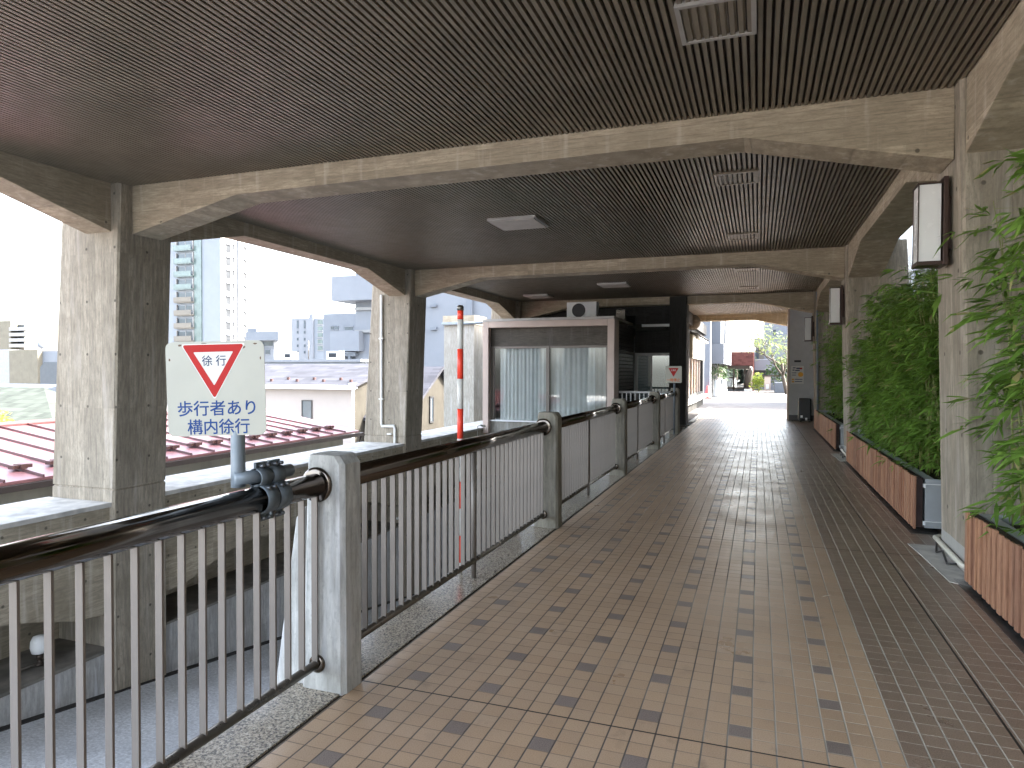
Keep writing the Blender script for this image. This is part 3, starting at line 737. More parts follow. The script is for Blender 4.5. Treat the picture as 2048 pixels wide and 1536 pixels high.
# conduit at the column feet
for y, l in ((5.87, 'cream conduit with a hanging black cable at the foot of the nearest planter-side column'), (12.87, 'cream conduit at the foot of the second planter-side column')):
    t = thing('conduit', l, 'conduit', (1.43, y + .4, .03), 'conduits at column feet')
    build('pipe', MB().tube([(1.62, y + .86, .09), (1.47, y + .86, .09), (1.435, y + .82, .09), (1.435, y - .02, .07), (1.47, y - .06, .07), (1.7, y - .06, .07)], .02, 10), 'cable', t)
    build('cable', MB().tube([(1.43, y + .75, .07), (1.40, y + .6, .015), (1.41, y + .45, .06), (1.395, y + .25, .012), (1.42, y + .1, .05)], .009, 6), 'black', t)
single('mortar_patch', 'rough grey mortar patch on the floor at the nearest column foot', 'patch', MB().prism([(1.30, 5.62), (1.46, 5.5), (1.46, 6.75), (1.24, 6.75), (1.27, 6.3)], 'z', -.01, .004), 'coping')
single('mortar_patch', 'rough grey mortar patch on the floor at the second column foot', 'patch', MB().prism([(1.32, 12.62), (1.46, 12.5), (1.46, 13.75), (1.26, 13.75), (1.29, 13.3)], 'z', -.01, .004), 'coping')

# wall lamps
def wall_lamp(y, label):
    t = thing('wall_lamp', label, 'lamp', (1.36, y, 2.3), 'white box lamps on the columns')
    x0, x1, y0, y1, z0, z1 = 1.165, 1.325, y, y + .20, 2.37, 2.97
    build('diffuser', MB().box(x0 + .006, x1, y0 + .006, y1 - .006, z0, z1), 'opal', t, None, .004)
    fr = MB()
    fr.box(x0 - .004, x1 + .01, y0 - .006, y1 + .006, z0 - .03, z0).box(x0 - .004, x1 + .01, y0 - .006, y1 + .006, z1, z1 + .012)
    for yy in (y0, y1 - .007): fr.box(x0, x0 + .007, yy, yy + .007, z0, z1)
    build('frame', fr, 'brown', t)
    build('backplate', MB().box(x1 + .01, x1 + .045, y0 - .02, y1 + .03, z0 - .035, z1 + .05), 'brown', t, None, .004)
    build('bracket', MB().box(x1 + .045, 1.42, y0 + .05, y1 - .05, z0 + .1, z1 - .1), 'brown', t)
wall_lamp(6.12, 'white box wall lamp on the nearest planter-side column'); wall_lamp(13.12, 'white box wall lamp on the second planter-side column'); wall_lamp(20.05, 'small looking white box wall lamp beside the grey wall')

# ------------------------------------------------------------------ wall behind the planters (light well) and grey end wall
t = thing('neighbour_wall', 'pale concrete wall of the building behind the bamboo, with a dark window high up', 'wall', (2.95, 9, 0))
build('wall', MB().box(2.9, 3.3, -9, 25.6, -.2, 9.5), 'rwall', t)
for y in (9.2, 15.4):
    f = build('window', MB().box(2.84, 2.9, y, y + 1.7, 3.05, 3.13).box(2.84, 2.9, y, y + 1.7, 4.62, 4.7).box(2.84, 2.9, y, y + .08, 3.13, 4.62).box(2.84, 2.9, y + 1.62, y + 1.7, 3.13, 4.62), 'white', t)
    build('pane', MB().box(2.87, 2.895, y + .08, y + 1.62, 3.13, 4.62), 'win', f)
t = thing('end_wall', 'grey rendered wall at the end of the planters, with a poster on it', 'wall', (1.9, 22.95, 0))
build('wall', MB().box(.90, 2.88, 22.85, 23.15, 0, 3.66), 'grey_wall', t)
build('skirting', MB().box(.89, 2.88, 22.83, 22.85, 0, .17), 'louvre', t)
build('jamb', MB().box(.845, .90, 22.82, 23.2, 0, 3.66), 'pink', t)
t = thing('poster', 'white notice poster with an orange disc on the grey wall', 'poster', (1.135, 22.84, 1.14))
build('sheet', MB().box(.955, 1.315, 22.835, 22.845, 1.14, 1.69), 'poster', t)
d_ = MB().add([(1.225 + .075 * math.cos(PI2 * q / 20), 22.832, 1.43 + .075 * math.sin(PI2 * q / 20)) for q in range(20)], [list(range(20))]); build('disc', d_, 'yellow', t)
ln = MB()
for (a, b, z, h) in ((1.0, 1.08, 1.62, .03), (1.10, 1.2, 1.60, .04), (.99, 1.05, 1.55, .03), (1.07, 1.2, 1.54, .03), (.98, 1.1, 1.47, .018), (.98, 1.09, 1.40, .018), (1.06, 1.28, 1.27, .02), (1.06, 1.27, 1.20, .02)): ln.box(a, b, 22.829, 22.834, z, z + h)
build('print', ln, 'navy', t)
build('print', MB().box(.975, 1.04, 22.829, 22.834, 1.255, 1.30).box(.975, 1.04, 22.829, 22.834, 1.18, 1.225), 'yellow', t)
build('print', MB().box(1.2, 1.27, 22.829, 22.834, 1.59, 1.64), 'red', t)
single('name_plate', 'small black plate above the poster on the grey wall', 'sign', MB().box(1.04, 1.23, 22.82, 22.848, 1.81, 1.87), 'black')
t = thing('suitcase', 'black upright case standing in front of the grey wall', 'case', (1.32, 22.3, 0))
build('shell', MB().box(1.14, 1.50, 22.2, 22.5, .05, .72), 'black', t, None, .04)
build('wheel', MB().tube([(1.2, 22.2, .035), (1.2, 22.25, .035)], .035, 10), 'dsteel', t); build('wheel', MB().tube([(1.44, 22.2, .035), (1.44, 22.25, .035)], .035, 10), 'dsteel', t)
build('tag', MB().box(1.20, 1.26, 22.19, 22.2, .13, .2).box(1.33, 1.39, 22.19, 22.2, .05, .13), 'white', t)

# ------------------------------------------------------------------ kiosk window box over the ramp end
KY = 17.3
t = thing('kiosk', 'pinkish framed kiosk with a big curtained window over the ramp end', 'kiosk', (-5.3, KY + 1.2, -.2))
fr = MB(); fr.box(-7.13, -6.96, KY, KY + .6, -.2, 2.86).box(-3.66, -3.48, KY, KY + .6, -.2, 2.86).box(-6.96, -3.66, KY, KY + .6, 2.69, 2.86)
build('frame', fr, 'pink', t, None, .01)
build('header', MB().box(-6.96, -3.66, KY + .18, KY + .3, 2.19, 2.69), 'header', t)
build('apron', MB().box(-6.96, -3.66, KY + .16, KY + .35, -.3, .13), 'rwall', t)
build('sill', MB().box(-6.96, -3.66, KY + .1, KY + .25, .13, .17), 'white', t)
wf = MB(); wf.box(-6.96, -6.86, KY + .2, KY + .28, .17, 2.19).box(-3.74, -3.66, KY + .2, KY + .28, .17, 2.19).box(-5.36, -5.27, KY + .17, KY + .27, .17, 2.19).box(-6.86, -5.36, KY + .2, KY + .26, 2.13, 2.19).box(-5.27, -3.74, KY + .2, KY + .26, 2.13, 2.19)
wn = build('window', wf, 'bar', t)
build('pane', MB().box(-6.86, -5.36, KY + .225, KY + .231, .17, 2.13), 'glass', wn); build('pane', MB().box(-5.27, -3.74, KY + .225, KY + .231, .17, 2.13), 'glass', wn)
def curtain(x0, x1, y, mat, f=9., amp=.014):
    mb = MB(); n = int((x1 - x0) * 60); a = []; b = []
    for i in range(n + 1):
        x = x0 + (x1 - x0) * i / n; yy = y + amp * math.sin(x * f * PI2) + amp * .6 * math.sin(x * f * 2.7 + 1)
        a.append((x, yy, .16)); b.append((x, yy, 2.17))
    return build('curtain', mb.loft([a, b], False, False, False), mat, t)
curtain(-6.74, -5.37, KY + .34, 'curtain'); curtain(-5.27, -4.05, KY + .34, 'curtain', 7); curtain(-4.05, -3.70, KY + .36, 'curtw', 8)
build('room', MB().box(-6.95, -3.67, KY + 2.6, KY + 2.7, -.2, 2.69).box(-6.95, -3.67, KY + .4, KY + 2.6, -.25, -.2), 'grey_wall', t)
lv = MB(); z = -.2
while z < 2.75: lv.prism([(-3.50, z), (-3.485, z + .01), (-3.475, z + .085), (-3.50, z + .085)], 'y', KY + .6, 20.3); z += .1
build('side_cladding', lv, 'louvre', t)
build('side_wall', MB().box(-3.64, -3.50, KY + .6, 20.3, -.2, 2.80).box(-7.1, -6.97, KY + .6, 20, -.2, 2.80), 'dark', t)
build('roof', MB().box(-7.13, -3.5, KY + .002, 20.2, 2.862, 2.93), 'vent', t)
# air conditioner on the kiosk roof
ax = at(1163, 634, KY + 1.0)
t = thing('air_conditioner', 'white outdoor air conditioner unit on the kiosk roof', 'air conditioner', (ax.x, KY + 1.15, 2.935))
build('case', MB().box(ax.x - .42, ax.x + .42, KY + 1.0, KY + 1.3, 2.96, 3.42), 'white', t, None, .012)
fan = MB().add([(ax.x - .08 + .19 * math.cos(PI2 * q / 24), KY + .993, 3.19 + .19 * math.sin(PI2 * q / 24)) for q in range(24)], [list(range(24))]); build('fan_grille', fan, 'black', t)
build('foot', MB().box(ax.x - .3, ax.x - .22, KY + 1.0, KY + 1.3, 2.93, 2.96).box(ax.x + .22, ax.x + .3, KY + 1.0, KY + 1.3, 2.93, 2.96), 'dsteel', t)
single('exhaust_hood', 'small dark exhaust box beside the air conditioner', 'vent', MB().box(ax.x + .9, ax.x + 1.15, KY + 1.3, KY + 1.5, 2.93, 3.2), 'dsteel')
# pipe loop by kiosk corner
pl_ = at(957, 850, 17.0)
single('bent_pipe', 'white bent pipe standing at the left foot of the kiosk', 'pipe', MB().tube([pl_ + Vector((.1, .2, -.05)), pl_ + Vector((.06, 0, .0)), pl_ + Vector((-.03, 0, -.02)), pl_ + Vector((-.05, 0, -.12)), pl_ + Vector((-.05, 0, -1.2))], .03, 10), 'pvc')

# dark office block beyond the kiosk
t = thing('office_block', 'dark concrete office block with a big window beyond the kiosk', 'building', (-4.8, 24, 0))
wl = MB(); wl.box(-3.48, -2.42, 20.35, 20.6, 2.06, 2.72).box(-3.48, -2.42, 20.45, 20.6, 2.92, 3.66).box(-3.48, -2.42, 20.4, 20.6, -.3, .62)
build('front_wall', wl, 'dark', t)
build('column', MB().box(-2.42, -1.94, 19.93, 20.6, -.3, 3.66), 'darkv', t, None, .015)
build('roof', MB().box(-7.0, -2.3, 20.62, 33, 3.2, 3.64), 'dark', t)
build('back_wall', MB().box(-7.0, -6.8, 20.62, 33, -.2, 3.2).box(-6.8, -2.4, 32.8, 33, -.2, 3.2), 'grey_wall', t)
build('floor', MB().box(-6.8, -2.3, 20.62, 32.8, -.2, -.05), 'vent', t)
cs = build('clerestory', MB().box(-3.3, -2.45, 20.5, 20.52, 2.84, 2.92), 'opal', t)
wf = MB(); wf.box(-3.48, -2.42, 20.44, 20.5, 1.98, 2.06).box(-3.48, -3.4, 20.44, 20.5, .62, 1.98).box(-2.48, -2.42, 20.44, 20.5, .62, 1.98).box(-3.02, -2.98, 20.44, 20.5, .62, 1.98)
wn = build('window', wf, 'vent', t); build('pane', MB().box(-3.40, -3.02, 20.47, 20.476, .62, 1.98).box(-2.98, -2.48, 20.47, 20.476, .62, 1.98), 'glass2', wn)
# side facing the courtyard: sign panel, windows
sx = -2.42
build('side_wall', MB().box(sx - .15, sx, 20.6, 33, 2.95, 3.64).box(sx - .15, sx, 20.6, 33, -.2, .62).box(sx - .15, sx, 20.6, 26.0, .62, 2.95).box(sx - .15, sx, 32.4, 33, .62, 2.95), 'darkv', t)
fp = build('fascia_panel', MB().box(sx, sx + .1, 26.2, 32.3, 2.02, 2.9), 'sign', t)
em = MB().add([(sx + .104, 29.6 + .42 * math.cos(PI2 * q / 24), 2.5 + .2 * math.sin(PI2 * q / 24)) for q in range(24)], [list(range(24))]); build('emblem', em, 'black', fp)
build('awning', MB().prism([(sx, 2.97), (sx + .3, 2.9), (sx + .3, 2.94), (sx, 3.02)], 'y', 26.2, 32.4), 'dark', t)
for q in range(5): build('spotlight', MB().lathe((sx + .22, 26.9 + q * 1.2, 2.76), [(.09, 0), (.07, .08), (.03, .13)], 12), 'white', t)
for q in range(5):
    y = 26.2 + q * 1.22; f = build('window', MB().box(sx - .1, sx - .02, y, y + .1, .62, 2.02), 'pink', t); build('pane', MB().box(sx - .07, sx - .06, y + .1, y + 1.22, .62, 2.02), 'glass2', f)
build('ledge', MB().box(sx, sx + .18, 20.62, 33, .35, .5), 'white', t)
mc = at(1388, 645, 26.0)
t = thing('traffic_mirror', 'round convex traffic mirror seen from behind under the far roof edge', 'mirror', (mc.x, 26, mc.z))
nd = Vector((.55, -.8, -.15)).normalized(); a_ = nd.cross(UZ).normalized(); b_ = a_.cross(nd)
build('disc', MB().loft([[mc + nd * d + (a_ * math.cos(PI2 * q / 24) + b_ * math.sin(PI2 * q / 24)) * r for q in range(24)] for r, d in ((.05, .09), (.2, .06), (.27, 0), (.28, -.03))], True, True), 'header', t)
build('arm', MB().tube([mc - nd * .03, mc - nd * .2 + Vector((-.2, .1, .1))], .025, 8), 'dsteel', t)

# cross railing closing the ramp opening
t = thing('cross_railing', 'white balustrade across the end of the ramp opening below the office window', 'railing', (-2.8, 17.9, -.1))
build('top_rail', MB().tube([(-3.47, 17.9, .965), (-1.95, 17.9, .965)], .03, 12), 'white', t)
for q in range(13): build('baluster', MB().box(-3.4 + q * .115, -3.375 + q * .115, 17.89, 17.91, -.2, .94), 'white', t)
single('landing_slab', 'concrete landing behind the white balustrade', 'slab', MB().box(-3.47, -2.0, 17.75, 20.35, -.45, -.2), 'wallv')

# concrete chimney pillar left of kiosk
t = thing('concrete_pillar', 'free standing concrete pillar with a capped top left of the kiosk', 'pillar', at(918, 860, 21))
a = at(888, 632, 21); b = at(948, 632, 21)
build('shaft', MB().box(a.x, b.x, 21, 22, -7, at(900, 650, 21).z), 'rwall', t); build('cap', MB().box(a.x - .03, b.x + .03, 20.97, 22.03, at(900, 650, 21).z, a.z), 'wallc', t)
build('rail', MB().tube([at(884, 648, 20.9), at(975, 645, 20.9)], .05, 8), 'galv', t)

# ================================================================== OUTSIDE LEFT: roofs and houses
# red metal roof house
ex, ez = -11.0, -.25; rx, rz_ = -15.0, .31; ye = 17.2; ys = -6.0
t = thing('red_roof_house', 'house with a faded red standing seam metal roof just beyond the ramp', 'house', (-13, 6, -7))
build('wall', MB().box(-19, ex - .35, ys, ye - .3, -7, -.30), 'garden', t)
slope = (rz_ - ez) / (ex - rx)
ye2 = 17.9
build('roof', MB().add([(ex, ys, ez), (ex, ye, ez), (rx, ye2, rz_), (rx, ys, rz_), (ex, ys, ez - .05), (ex, ye, ez - .05), (rx, ye2, rz_ - .05), (rx, ys, rz_ - .05), (-19.2, ye, -.3), (-19.2, ys, -.3)],
      [(0, 1, 2, 3), (4, 7, 6, 5), (0, 4, 5, 1), (1, 5, 6, 2), (3, 2, 8, 9)]), 'redroof', t)
sm = MB(); st = MB(); y = ys + .2; i = 0
while y < ye - .1:
    sm.add([(ex, y - .018, ez + .002), (ex, y + .018, ez + .002), (rx, y + .018, rz_ + .002), (rx, y - .018, rz_ + .002), (ex, y - .012, ez + .045), (ex, y + .012, ez + .045), (rx, y + .012, rz_ + .045), (rx, y - .012, rz_ + .045)],
           [(4, 5, 6, 7), (0, 4, 7, 3), (1, 2, 6, 5), (0, 1, 5, 4)])
    q = .55; xx, zz = ex - q, ez + slope * q
    st.box(xx - .06, xx + .06, y - .16, y + .16, zz + .04, zz + .10).box(xx - .1, xx + .1, y - .05, y + .05, zz + .03, zz + .11)
    y += .62; i += 1
build('seam', sm, 'redseam', t); build('snow_guard', st, 'stopper', t)
build('ridge', MB().tube([(rx, ys, rz_ + .03), (rx, ye2, rz_ + .03)], .07, 6), 'redseam', t)
build('gutter', MB().box(ex - .03, ex + .07, ys, ye + .15, ez - .16, ez - .06).tube([(ex + .02, ye + .1, ez - .12), (ex - .05, ye + .1, ez - .35), (ex - .6, ye, ez - .5)], .03, 8), 'gutter', t)

# pink house
hy = 27.0
t = thing('pink_house', 'pinkish white house with a purple grey tiled roof behind the red roof', 'house', at(640, 800, hy) * 1 + Vector((0, 3, -6)))
w0, w1 = at(380, 770, hy), at(708, 768, hy); ev = w1.z; rdg = at(650, 728, hy + 3.4)
build('wall', MB().prism([(hy, -7), (hy + 6.8, -7), (hy + 6.8, ev), (hy + 3.4, rdg.z - .1), (hy, ev)], 'x', w0.x, w1.x), 'pinkwall', t)
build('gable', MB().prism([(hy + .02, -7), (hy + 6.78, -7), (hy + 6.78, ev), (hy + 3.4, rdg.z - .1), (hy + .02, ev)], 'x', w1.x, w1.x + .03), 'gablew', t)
rf = MB(); xx0, xx1 = w0.x - .3, w1.x + .35
rf.prism([(hy - .45, ev - .06), (hy + 3.4, rdg.z), (hy + 7.2, ev - .06), (hy + 7.2, ev - .16), (hy + 3.4, rdg.z - .12), (hy - .45, ev - .16)], 'x', xx0, xx1); build('roof', rf, 'slate', t)
build('eave_trim', MB().box(xx0, xx1, hy - .5, hy - .451, ev - .24, ev - .05), 'white', t)
sg = MB()
for q in range(12):
    x = xx1 - .6 - q * .75; f_ = .14 + .08 * (q % 2); sg.box(x - .06, x + .06, hy - .45 + 3.85 * f_, hy - .35 + 3.85 * f_, ev - .06 + (rdg.z - ev + .06) * f_, ev + .06 + (rdg.z - ev + .06) * f_)
build('snow_guard', sg, 'stopper', t)
a, b = at(603, 800, hy - .04), at(624, 840, hy - .04)
f = build('window', MB().box(a.x, b.x, hy - .05, hy - .005, b.z, b.z + .05).box(a.x, b.x, hy - .05, hy - .005, a.z - .05, a.z).box(a.x, a.x + .05, hy - .05, hy - .005, b.z + .05, a.z - .05).box(b.x - .05, b.x, hy - .05, hy - .005, b.z + .05, a.z - .05), 'black', t)
build('pane', MB().box(a.x + .05, b.x - .05, hy - .03, hy - .01, b.z + .05, a.z - .05), 'win_l', f)
d0 = at(706, 775, hy - .2)
build('downpipe', MB().tube([d0, d0 + Vector((0, 0, -5))], .07, 10).box(d0.x - .14, d0.x + .14, hy - .36, hy - .06, d0.z - .05, d0.z + .2), 'white', t)

# beige gable house
t = thing('beige_house', 'beige house with a steep gable and one slim window behind the second ramp column', 'house', Vector((-17, 38, -7)))
gx = -15.5; pa = atx(875, 733, gx); pl0 = atx(840, 775, gx); y_p = pa.y; half = y_p - pl0.y
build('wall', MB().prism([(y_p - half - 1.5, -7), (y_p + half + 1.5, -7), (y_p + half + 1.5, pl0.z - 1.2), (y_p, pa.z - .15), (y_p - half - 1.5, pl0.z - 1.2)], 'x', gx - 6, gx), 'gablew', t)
sl_ = (pa.z - .15 - pl0.z + 1.2) / (half + 1.5)
build('roof', MB().prism([(y_p - half - 1.9, pl0.z - 1.2 - .4 * sl_ + .05), (y_p, pa.z), (y_p + half + 1.9, pl0.z - 1.2 - .4 * sl_ + .05), (y_p + half + 1.9, pl0.z - 1.2 - .4 * sl_ - .1), (y_p, pa.z - .145), (y_p - half - 1.9, pl0.z - 1.2 - .4 * sl_ - .1)], 'x', gx - 6.2, gx + .35), 'slate', t)
a, b = atx(858, 793, gx), atx(866, 845, gx)
f = build('window', MB().box(gx + .001, gx + .06, a.y, b.y, b.z, b.z + .08).box(gx + .001, gx + .06, a.y, b.y, a.z - .08, a.z).box(gx + .001, gx + .06, a.y, a.y + .08, b.z + .08, a.z - .08).box(gx + .001, gx + .06, b.y - .08, b.y, b.z + .08, a.z - .08), 'black', t)
build('pane', MB().box(gx + .002, gx + .03, a.y + .08, b.y - .08, b.z + .08, a.z - .08), 'win', f)

# generic far building
def block(px0, px1, py0, Y, depth, mat='bwall', mb=None, zb=-7.):
    a, b = at(px0, py0, Y), at(px1, py0, Y); mb = mb or MB(); mb.box(a.x, b.x, Y, Y + depth, zb, a.z); return mb, a, b
def windows(t, Y, rects, mat='win', frame='twhite', name='window'):
    for (x0, y0, x1, y1) in rects:
        a, b = at(x0, y0, Y), at(x1, y1, Y); c = (b.x - a.x) * .12
        f = build(name, MB().box(a.x - c, b.x + c, Y - .12, Y - .002, b.z - c, b.z).box(a.x - c, b.x + c, Y - .12, Y - .002, a.z, a.z + c), frame, t)
        build('pane', MB().box(a.x, b.x, Y - .06, Y - .003, b.z, a.z), mat, f)

# big white building
t = thing('white_building', 'large pale blue white building with stepped left side behind the second ramp column', 'building', at(800, 800, 62) + Vector((0, 5, -8)))
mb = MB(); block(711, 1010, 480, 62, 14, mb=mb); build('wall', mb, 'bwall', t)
mb = MB(); a, b = at(663, 553, 60.5), at(790, 597, 60.5); mb.box(a.x, b.x, 60.5, 75, b.z, at(663, 553, 60.5).z); build('upper_block', mb, 'bwall', t)
mb = MB(); a, b = at(660, 663, 61), at(711, 702, 61); mb.box(a.x, b.x + .4, 61, 75, b.z, a.z); build('lower_block', mb, 'bwall', t)
mb = MB(); a, b = at(655, 706, 61.5), at(711, 730, 61.5); mb.box(a.x, b.x, 63.5, 75, b.z - 5, a.z); mb.box(a.x, b.x, 61.5, 63.5, a.z - .35, a.z)
for q in range(4): mb.box(a.x + q * .85, a.x + q * .85 + .25, 61.5, 61.8, b.z - 5, a.z - .35)
build('porch', mb, 'bwall2', t)
for yy in (615, 660): a, b = at(711, yy, 61.9), at(745, yy + 5, 61.9); build('ledge', MB().box(a.x, b.x + 6, 61.7, 62, b.z, a.z), 'twhite', t)
for (x, y0_, y1_) in ((934, 600, 650), (862, 610, 614), (862, 655, 660)):
    a, b = at(x, y0_, 61.9), at(x + 12, y1_, 61.9); build('ledge', MB().box(a.x, b.x, 61.6, 62, b.z, a.z), 'bwall2', t)
an = at(680, 552, 62); build('antenna', MB().tube([an, an + Vector((0, 0, .8))], .03, 5).tube([an + Vector((-.5, 0, .75)), an + Vector((.5, 0, .7))], .025, 5), 'dsteel', t)
# blocky grey one behind at 645-712
t = thing('grey_office', 'pale grey flat roofed office block left of the large white building', 'building', at(680, 690, 85) + Vector((0, 0, -8)))
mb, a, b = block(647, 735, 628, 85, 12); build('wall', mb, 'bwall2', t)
windows(t, 85, [(662, 653, 668, 659), (671, 653, 677, 659), (690, 654, 706, 660)], 'win', 'bwall2')
a = at(692, 630, 85.5); build('antenna', MB().tube([a, a + Vector((0, 0, 3))], .06, 5).tube([a + Vector((-1, 0, -1)), a + Vector((1, 0, -1))], .05, 5), 'dsteel', t)
# mid white apartment 583-647
t = thing('apartment_block', 'mid height white apartment block with small dark windows between the tower and the white building', 'building', at(610, 700, 110) + Vector((0, 0, -10)))
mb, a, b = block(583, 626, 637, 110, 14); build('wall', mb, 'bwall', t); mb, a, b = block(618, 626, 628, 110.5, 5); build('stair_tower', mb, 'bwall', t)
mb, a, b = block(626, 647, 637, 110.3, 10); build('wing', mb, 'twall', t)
windows(t, 110, [(594, y, 597, y + (16 if y < 645 else 5)) for y in (641, 662, 676, 689, 702)] + [(608, y, 611, y + (16 if y < 645 else 5)) for y in (641, 662, 676, 689, 702)], 'win', 'bwall')
windows(t, 110.3, [(636, y, 645, y + 8) for y in (640, 653, 666, 679, 692)], 'tglass', 'twhite')
bc = MB()
for q in range(5): a, b = at(580, 667 + q * 13, 110.2), at(583, 671 + q * 13, 110.2); bc.box(a.x, b.x + .1, 111, 113, b.z, a.z)
build('balcony', bc, 'win_l', t)
# low white building 495-557
t = thing('low_office', 'low white flat roofed building beside the tower', 'building', at(525, 690, 95) + Vector((0, 0, -8)))
mb, a, b = block(490, 548, 664, 96, 2); build('wall', mb, 'bwall', t); mb, a, b = block(494, 513, 657, 95, 6, zb=2); build('roof_block', mb, 'bwall2', t)
a, b = at(496, 664, 94.5), at(557, 680, 94.5); build('parapet', MB().box(a.x, b.x, 94.5, 97, b.z, a.z), 'bwall2', t)
windows(t, 96, [(527, 683, 545, 692), (531, 700, 540, 708)], 'win_l', 'bwall')
# distant houses row
for (x0, x1, y0, Y, m, l) in ((548, 562, 700, 150, 'bwall2', 'tiny far off white house left of the apartment block'), (561, 584, 707, 170, 'bwall', 'tiny far off low house beside the apartment block')):
    mb, a, b = block(x0, x1, y0, Y, 10); single('far_house', l, 'house', mb, m)
t = thing('long_roof_building', 'long low pale building with flat roof behind the purple grey roof', 'building', at(590, 730, 45) + Vector((0, 0, -8)))
mb, a, b = block(470, 720, 723, 45, 8); build('wall', mb, 'bwall2', t); build('parapet', MB().box(a.x - .2, b.x + .2, 44.8, 53.2, a.z - .05, a.z + .15), 'bwall', t)
a = at(617, 723, 46); build('mast', MB().tube([a, a + Vector((0, 0, 1.7))], .04, 5), 'dsteel', t)
# tower
TY = 130
t = thing('apartment_tower', 'tall white apartment tower with a green glass strip and balconies', 'building', at(420, 760, TY) + Vector((0, 4, -12)))
a, b, c_ = at(318, 470, TY), at(440, 470, TY), at(403, 470, TY)
ztop = 48; zb = -7
build('body', MB().box(a.x, b.x, TY, TY + 9.3, zb, ztop), 'twall', t)
mb = MB().box(b.x + .001, b.x + .1, TY, TY + 9.3, zb, ztop); build('end_wall', mb, 'twhite', t)
a2, b2 = at(387, 470, TY - .4), at(401, 470, TY - .4); build('glass_strip', MB().box(a2.x, b2.x, TY - .3, TY - .002, zb, ztop), 'tglass', t)
a3, b3 = at(351, 470, TY - .4), at(386, 470, TY - .4)
for q in range(16):
    yy = 480 + q * 25.8; 
    if yy > 705: break
    zt = at(368, yy + 12, TY).z; zbm = at(368, yy + 21, TY).z
    ty_ = 'tglass' if q < 4 else 'balc'
    build('balcony', MB().box(a3.x, b3.x, TY - 1.2, TY - 1.1, zbm, zt).box(a3.x, b3.x, TY - 1.1, TY, zbm - .25, zbm), ty_, t)
    f = build('window', MB().box(a3.x, a3.x + .25, TY - .5, TY, zbm, zt + 1.4).box(b3.x - .25, b3.x, TY - .5, TY, zbm, zt + 1.4).box((a3.x + b3.x) / 2 - .1, (a3.x + b3.x) / 2 + .1, TY - .12, TY - .005, zbm, zt + 1.3), 'twhite', t)
    build('pane', MB().box(a3.x + .3, b3.x - .3, TY - .08, TY - .004, zt - .1, zt + 1.1), 'win', f)
bx = b.x + .1
def trect(px0, px1, py0, py1):
    p0, p1 = atx(px0, py0, bx), atx(px1, py1, bx); zc = atx((px0 + px1) / 2, py0, bx).z; zd = atx((px0 + px1) / 2, py1, bx).z
    return p0.y, p1.y, zd, zc
for q in range(12):
    yy = 490 + q * 25.8
    if yy > 700: break
    for (p0, p1, hh) in ((452, 461, 15), (465, 469, 9)):
        y0_, y1_, z0_, z1_ = trect(p0, p1, yy, yy + hh)
        f = build('window', MB().box(bx, bx + .3, y0_, y1_, z1_, z1_ + .2), 'bwall2', t); build('pane', MB().box(bx, bx + .06, y0_, y1_, z0_, z1_), 'win_d', f)
    y0_, y1_, z0_, z1_ = trect(487, 492, yy + 6, yy + 16); f = build('window', MB().box(bx, bx + .4, y0_, y1_, z1_, z1_ + .3), 'win', t); build('pane', MB().box(bx, bx + .05, (y0_ + y1_) / 2, y1_, z0_, z1_), 'win_d', f)
y0_, y1_, z0_, z1_ = trect(474, 476.5, 480, 720); build('drain', MB().box(bx, bx + .3, y0_, y1_, zb, ztop), 'bwall2', t)

# far left group
t = thing('balcony_apartments', 'beige apartment block with stacked balconies at the far left edge', 'building', at(20, 690, 60) + Vector((0, 0, -8)))
mb, a, b = block(-60, 21, 644, 60, 8); build('wall', mb, 'beige', t)
mb, a, b = block(21, 48, 652, 61, 6); build('wing', mb, 'balc', t)
for q in range(4):
    a, b = at(21, 655 + q * 11, 60), at(55, 661 + q * 11, 60); build('balcony', MB().box(a.x, b.x, 59.8, 61, b.z, a.z), 'twhite', t)
    a, b = at(28, 650 + q * 11, 60.9), at(48, 655 + q * 11, 60.9); build('pane', MB().box(a.x, b.x, 60.9, 60.98, b.z, a.z), 'win', t)
t = thing('dark_warehouse', 'low dark and cream clad buildings below the beige apartment block', 'building', at(50, 740, 48) + Vector((0, 0, -8)))
mb, a, b = block(-80, 18, 700, 48, 8); build('dark_wing', mb, plain('slate_cladding', (.17, .18, .2), .6), t)
mb, a, b = block(18, 75, 700, 47.5, 8); build('cream_wing', mb, 'beige', t)
mb, a, b = block(75, 125, 702, 48, 8); build('blue_wing', mb, 'bwall2', t)
a, b = at(80, 724, 44), at(125, 770, 44); build('blue_cover', MB().prism([(a.x, b.z), (b.x, b.z), (b.x, a.z), (a.x + .5, a.z), (a.x, a.z - .5)], 'y', 44, 46), 'bluer', t)
ct = at(83, 690, 60)
single('water_tank', 'round water tank on a mast beyond the dark warehouse', 'tank', MB().lathe(ct, [(.02, -.45), (.25, -.38), (.42, -.15), (.45, 0), (.42, .18), (.25, .38), (.02, .45)], 16).tube([ct + Vector((0, 0, -6)), ct + Vector((0, 0, -.4))], .06, 6), 'bwall2')
t = thing('blue_roof_house', 'house with a long blue grey metal roof left of the nearest column', 'house', at(50, 790, 30) + Vector((0, 0, -6)))
a, b = at(-150, 765, 34), at(130, 764, 34); zl = at(60, 800, 29).z
build('roof', MB().add([(a.x, 29, zl), (b.x + 1.5, 29, zl), (b.x, 34, a.z), (a.x, 34, a.z), (a.x, 29, zl - .2), (b.x + 1.5, 29, zl - .2)], [(0, 1, 2, 3), (0, 4, 5, 1)]), 'bluer', t)
build('wall', MB().box(a.x, b.x, 29.3, 34, -7, zl - .02), 'bwall2', t)
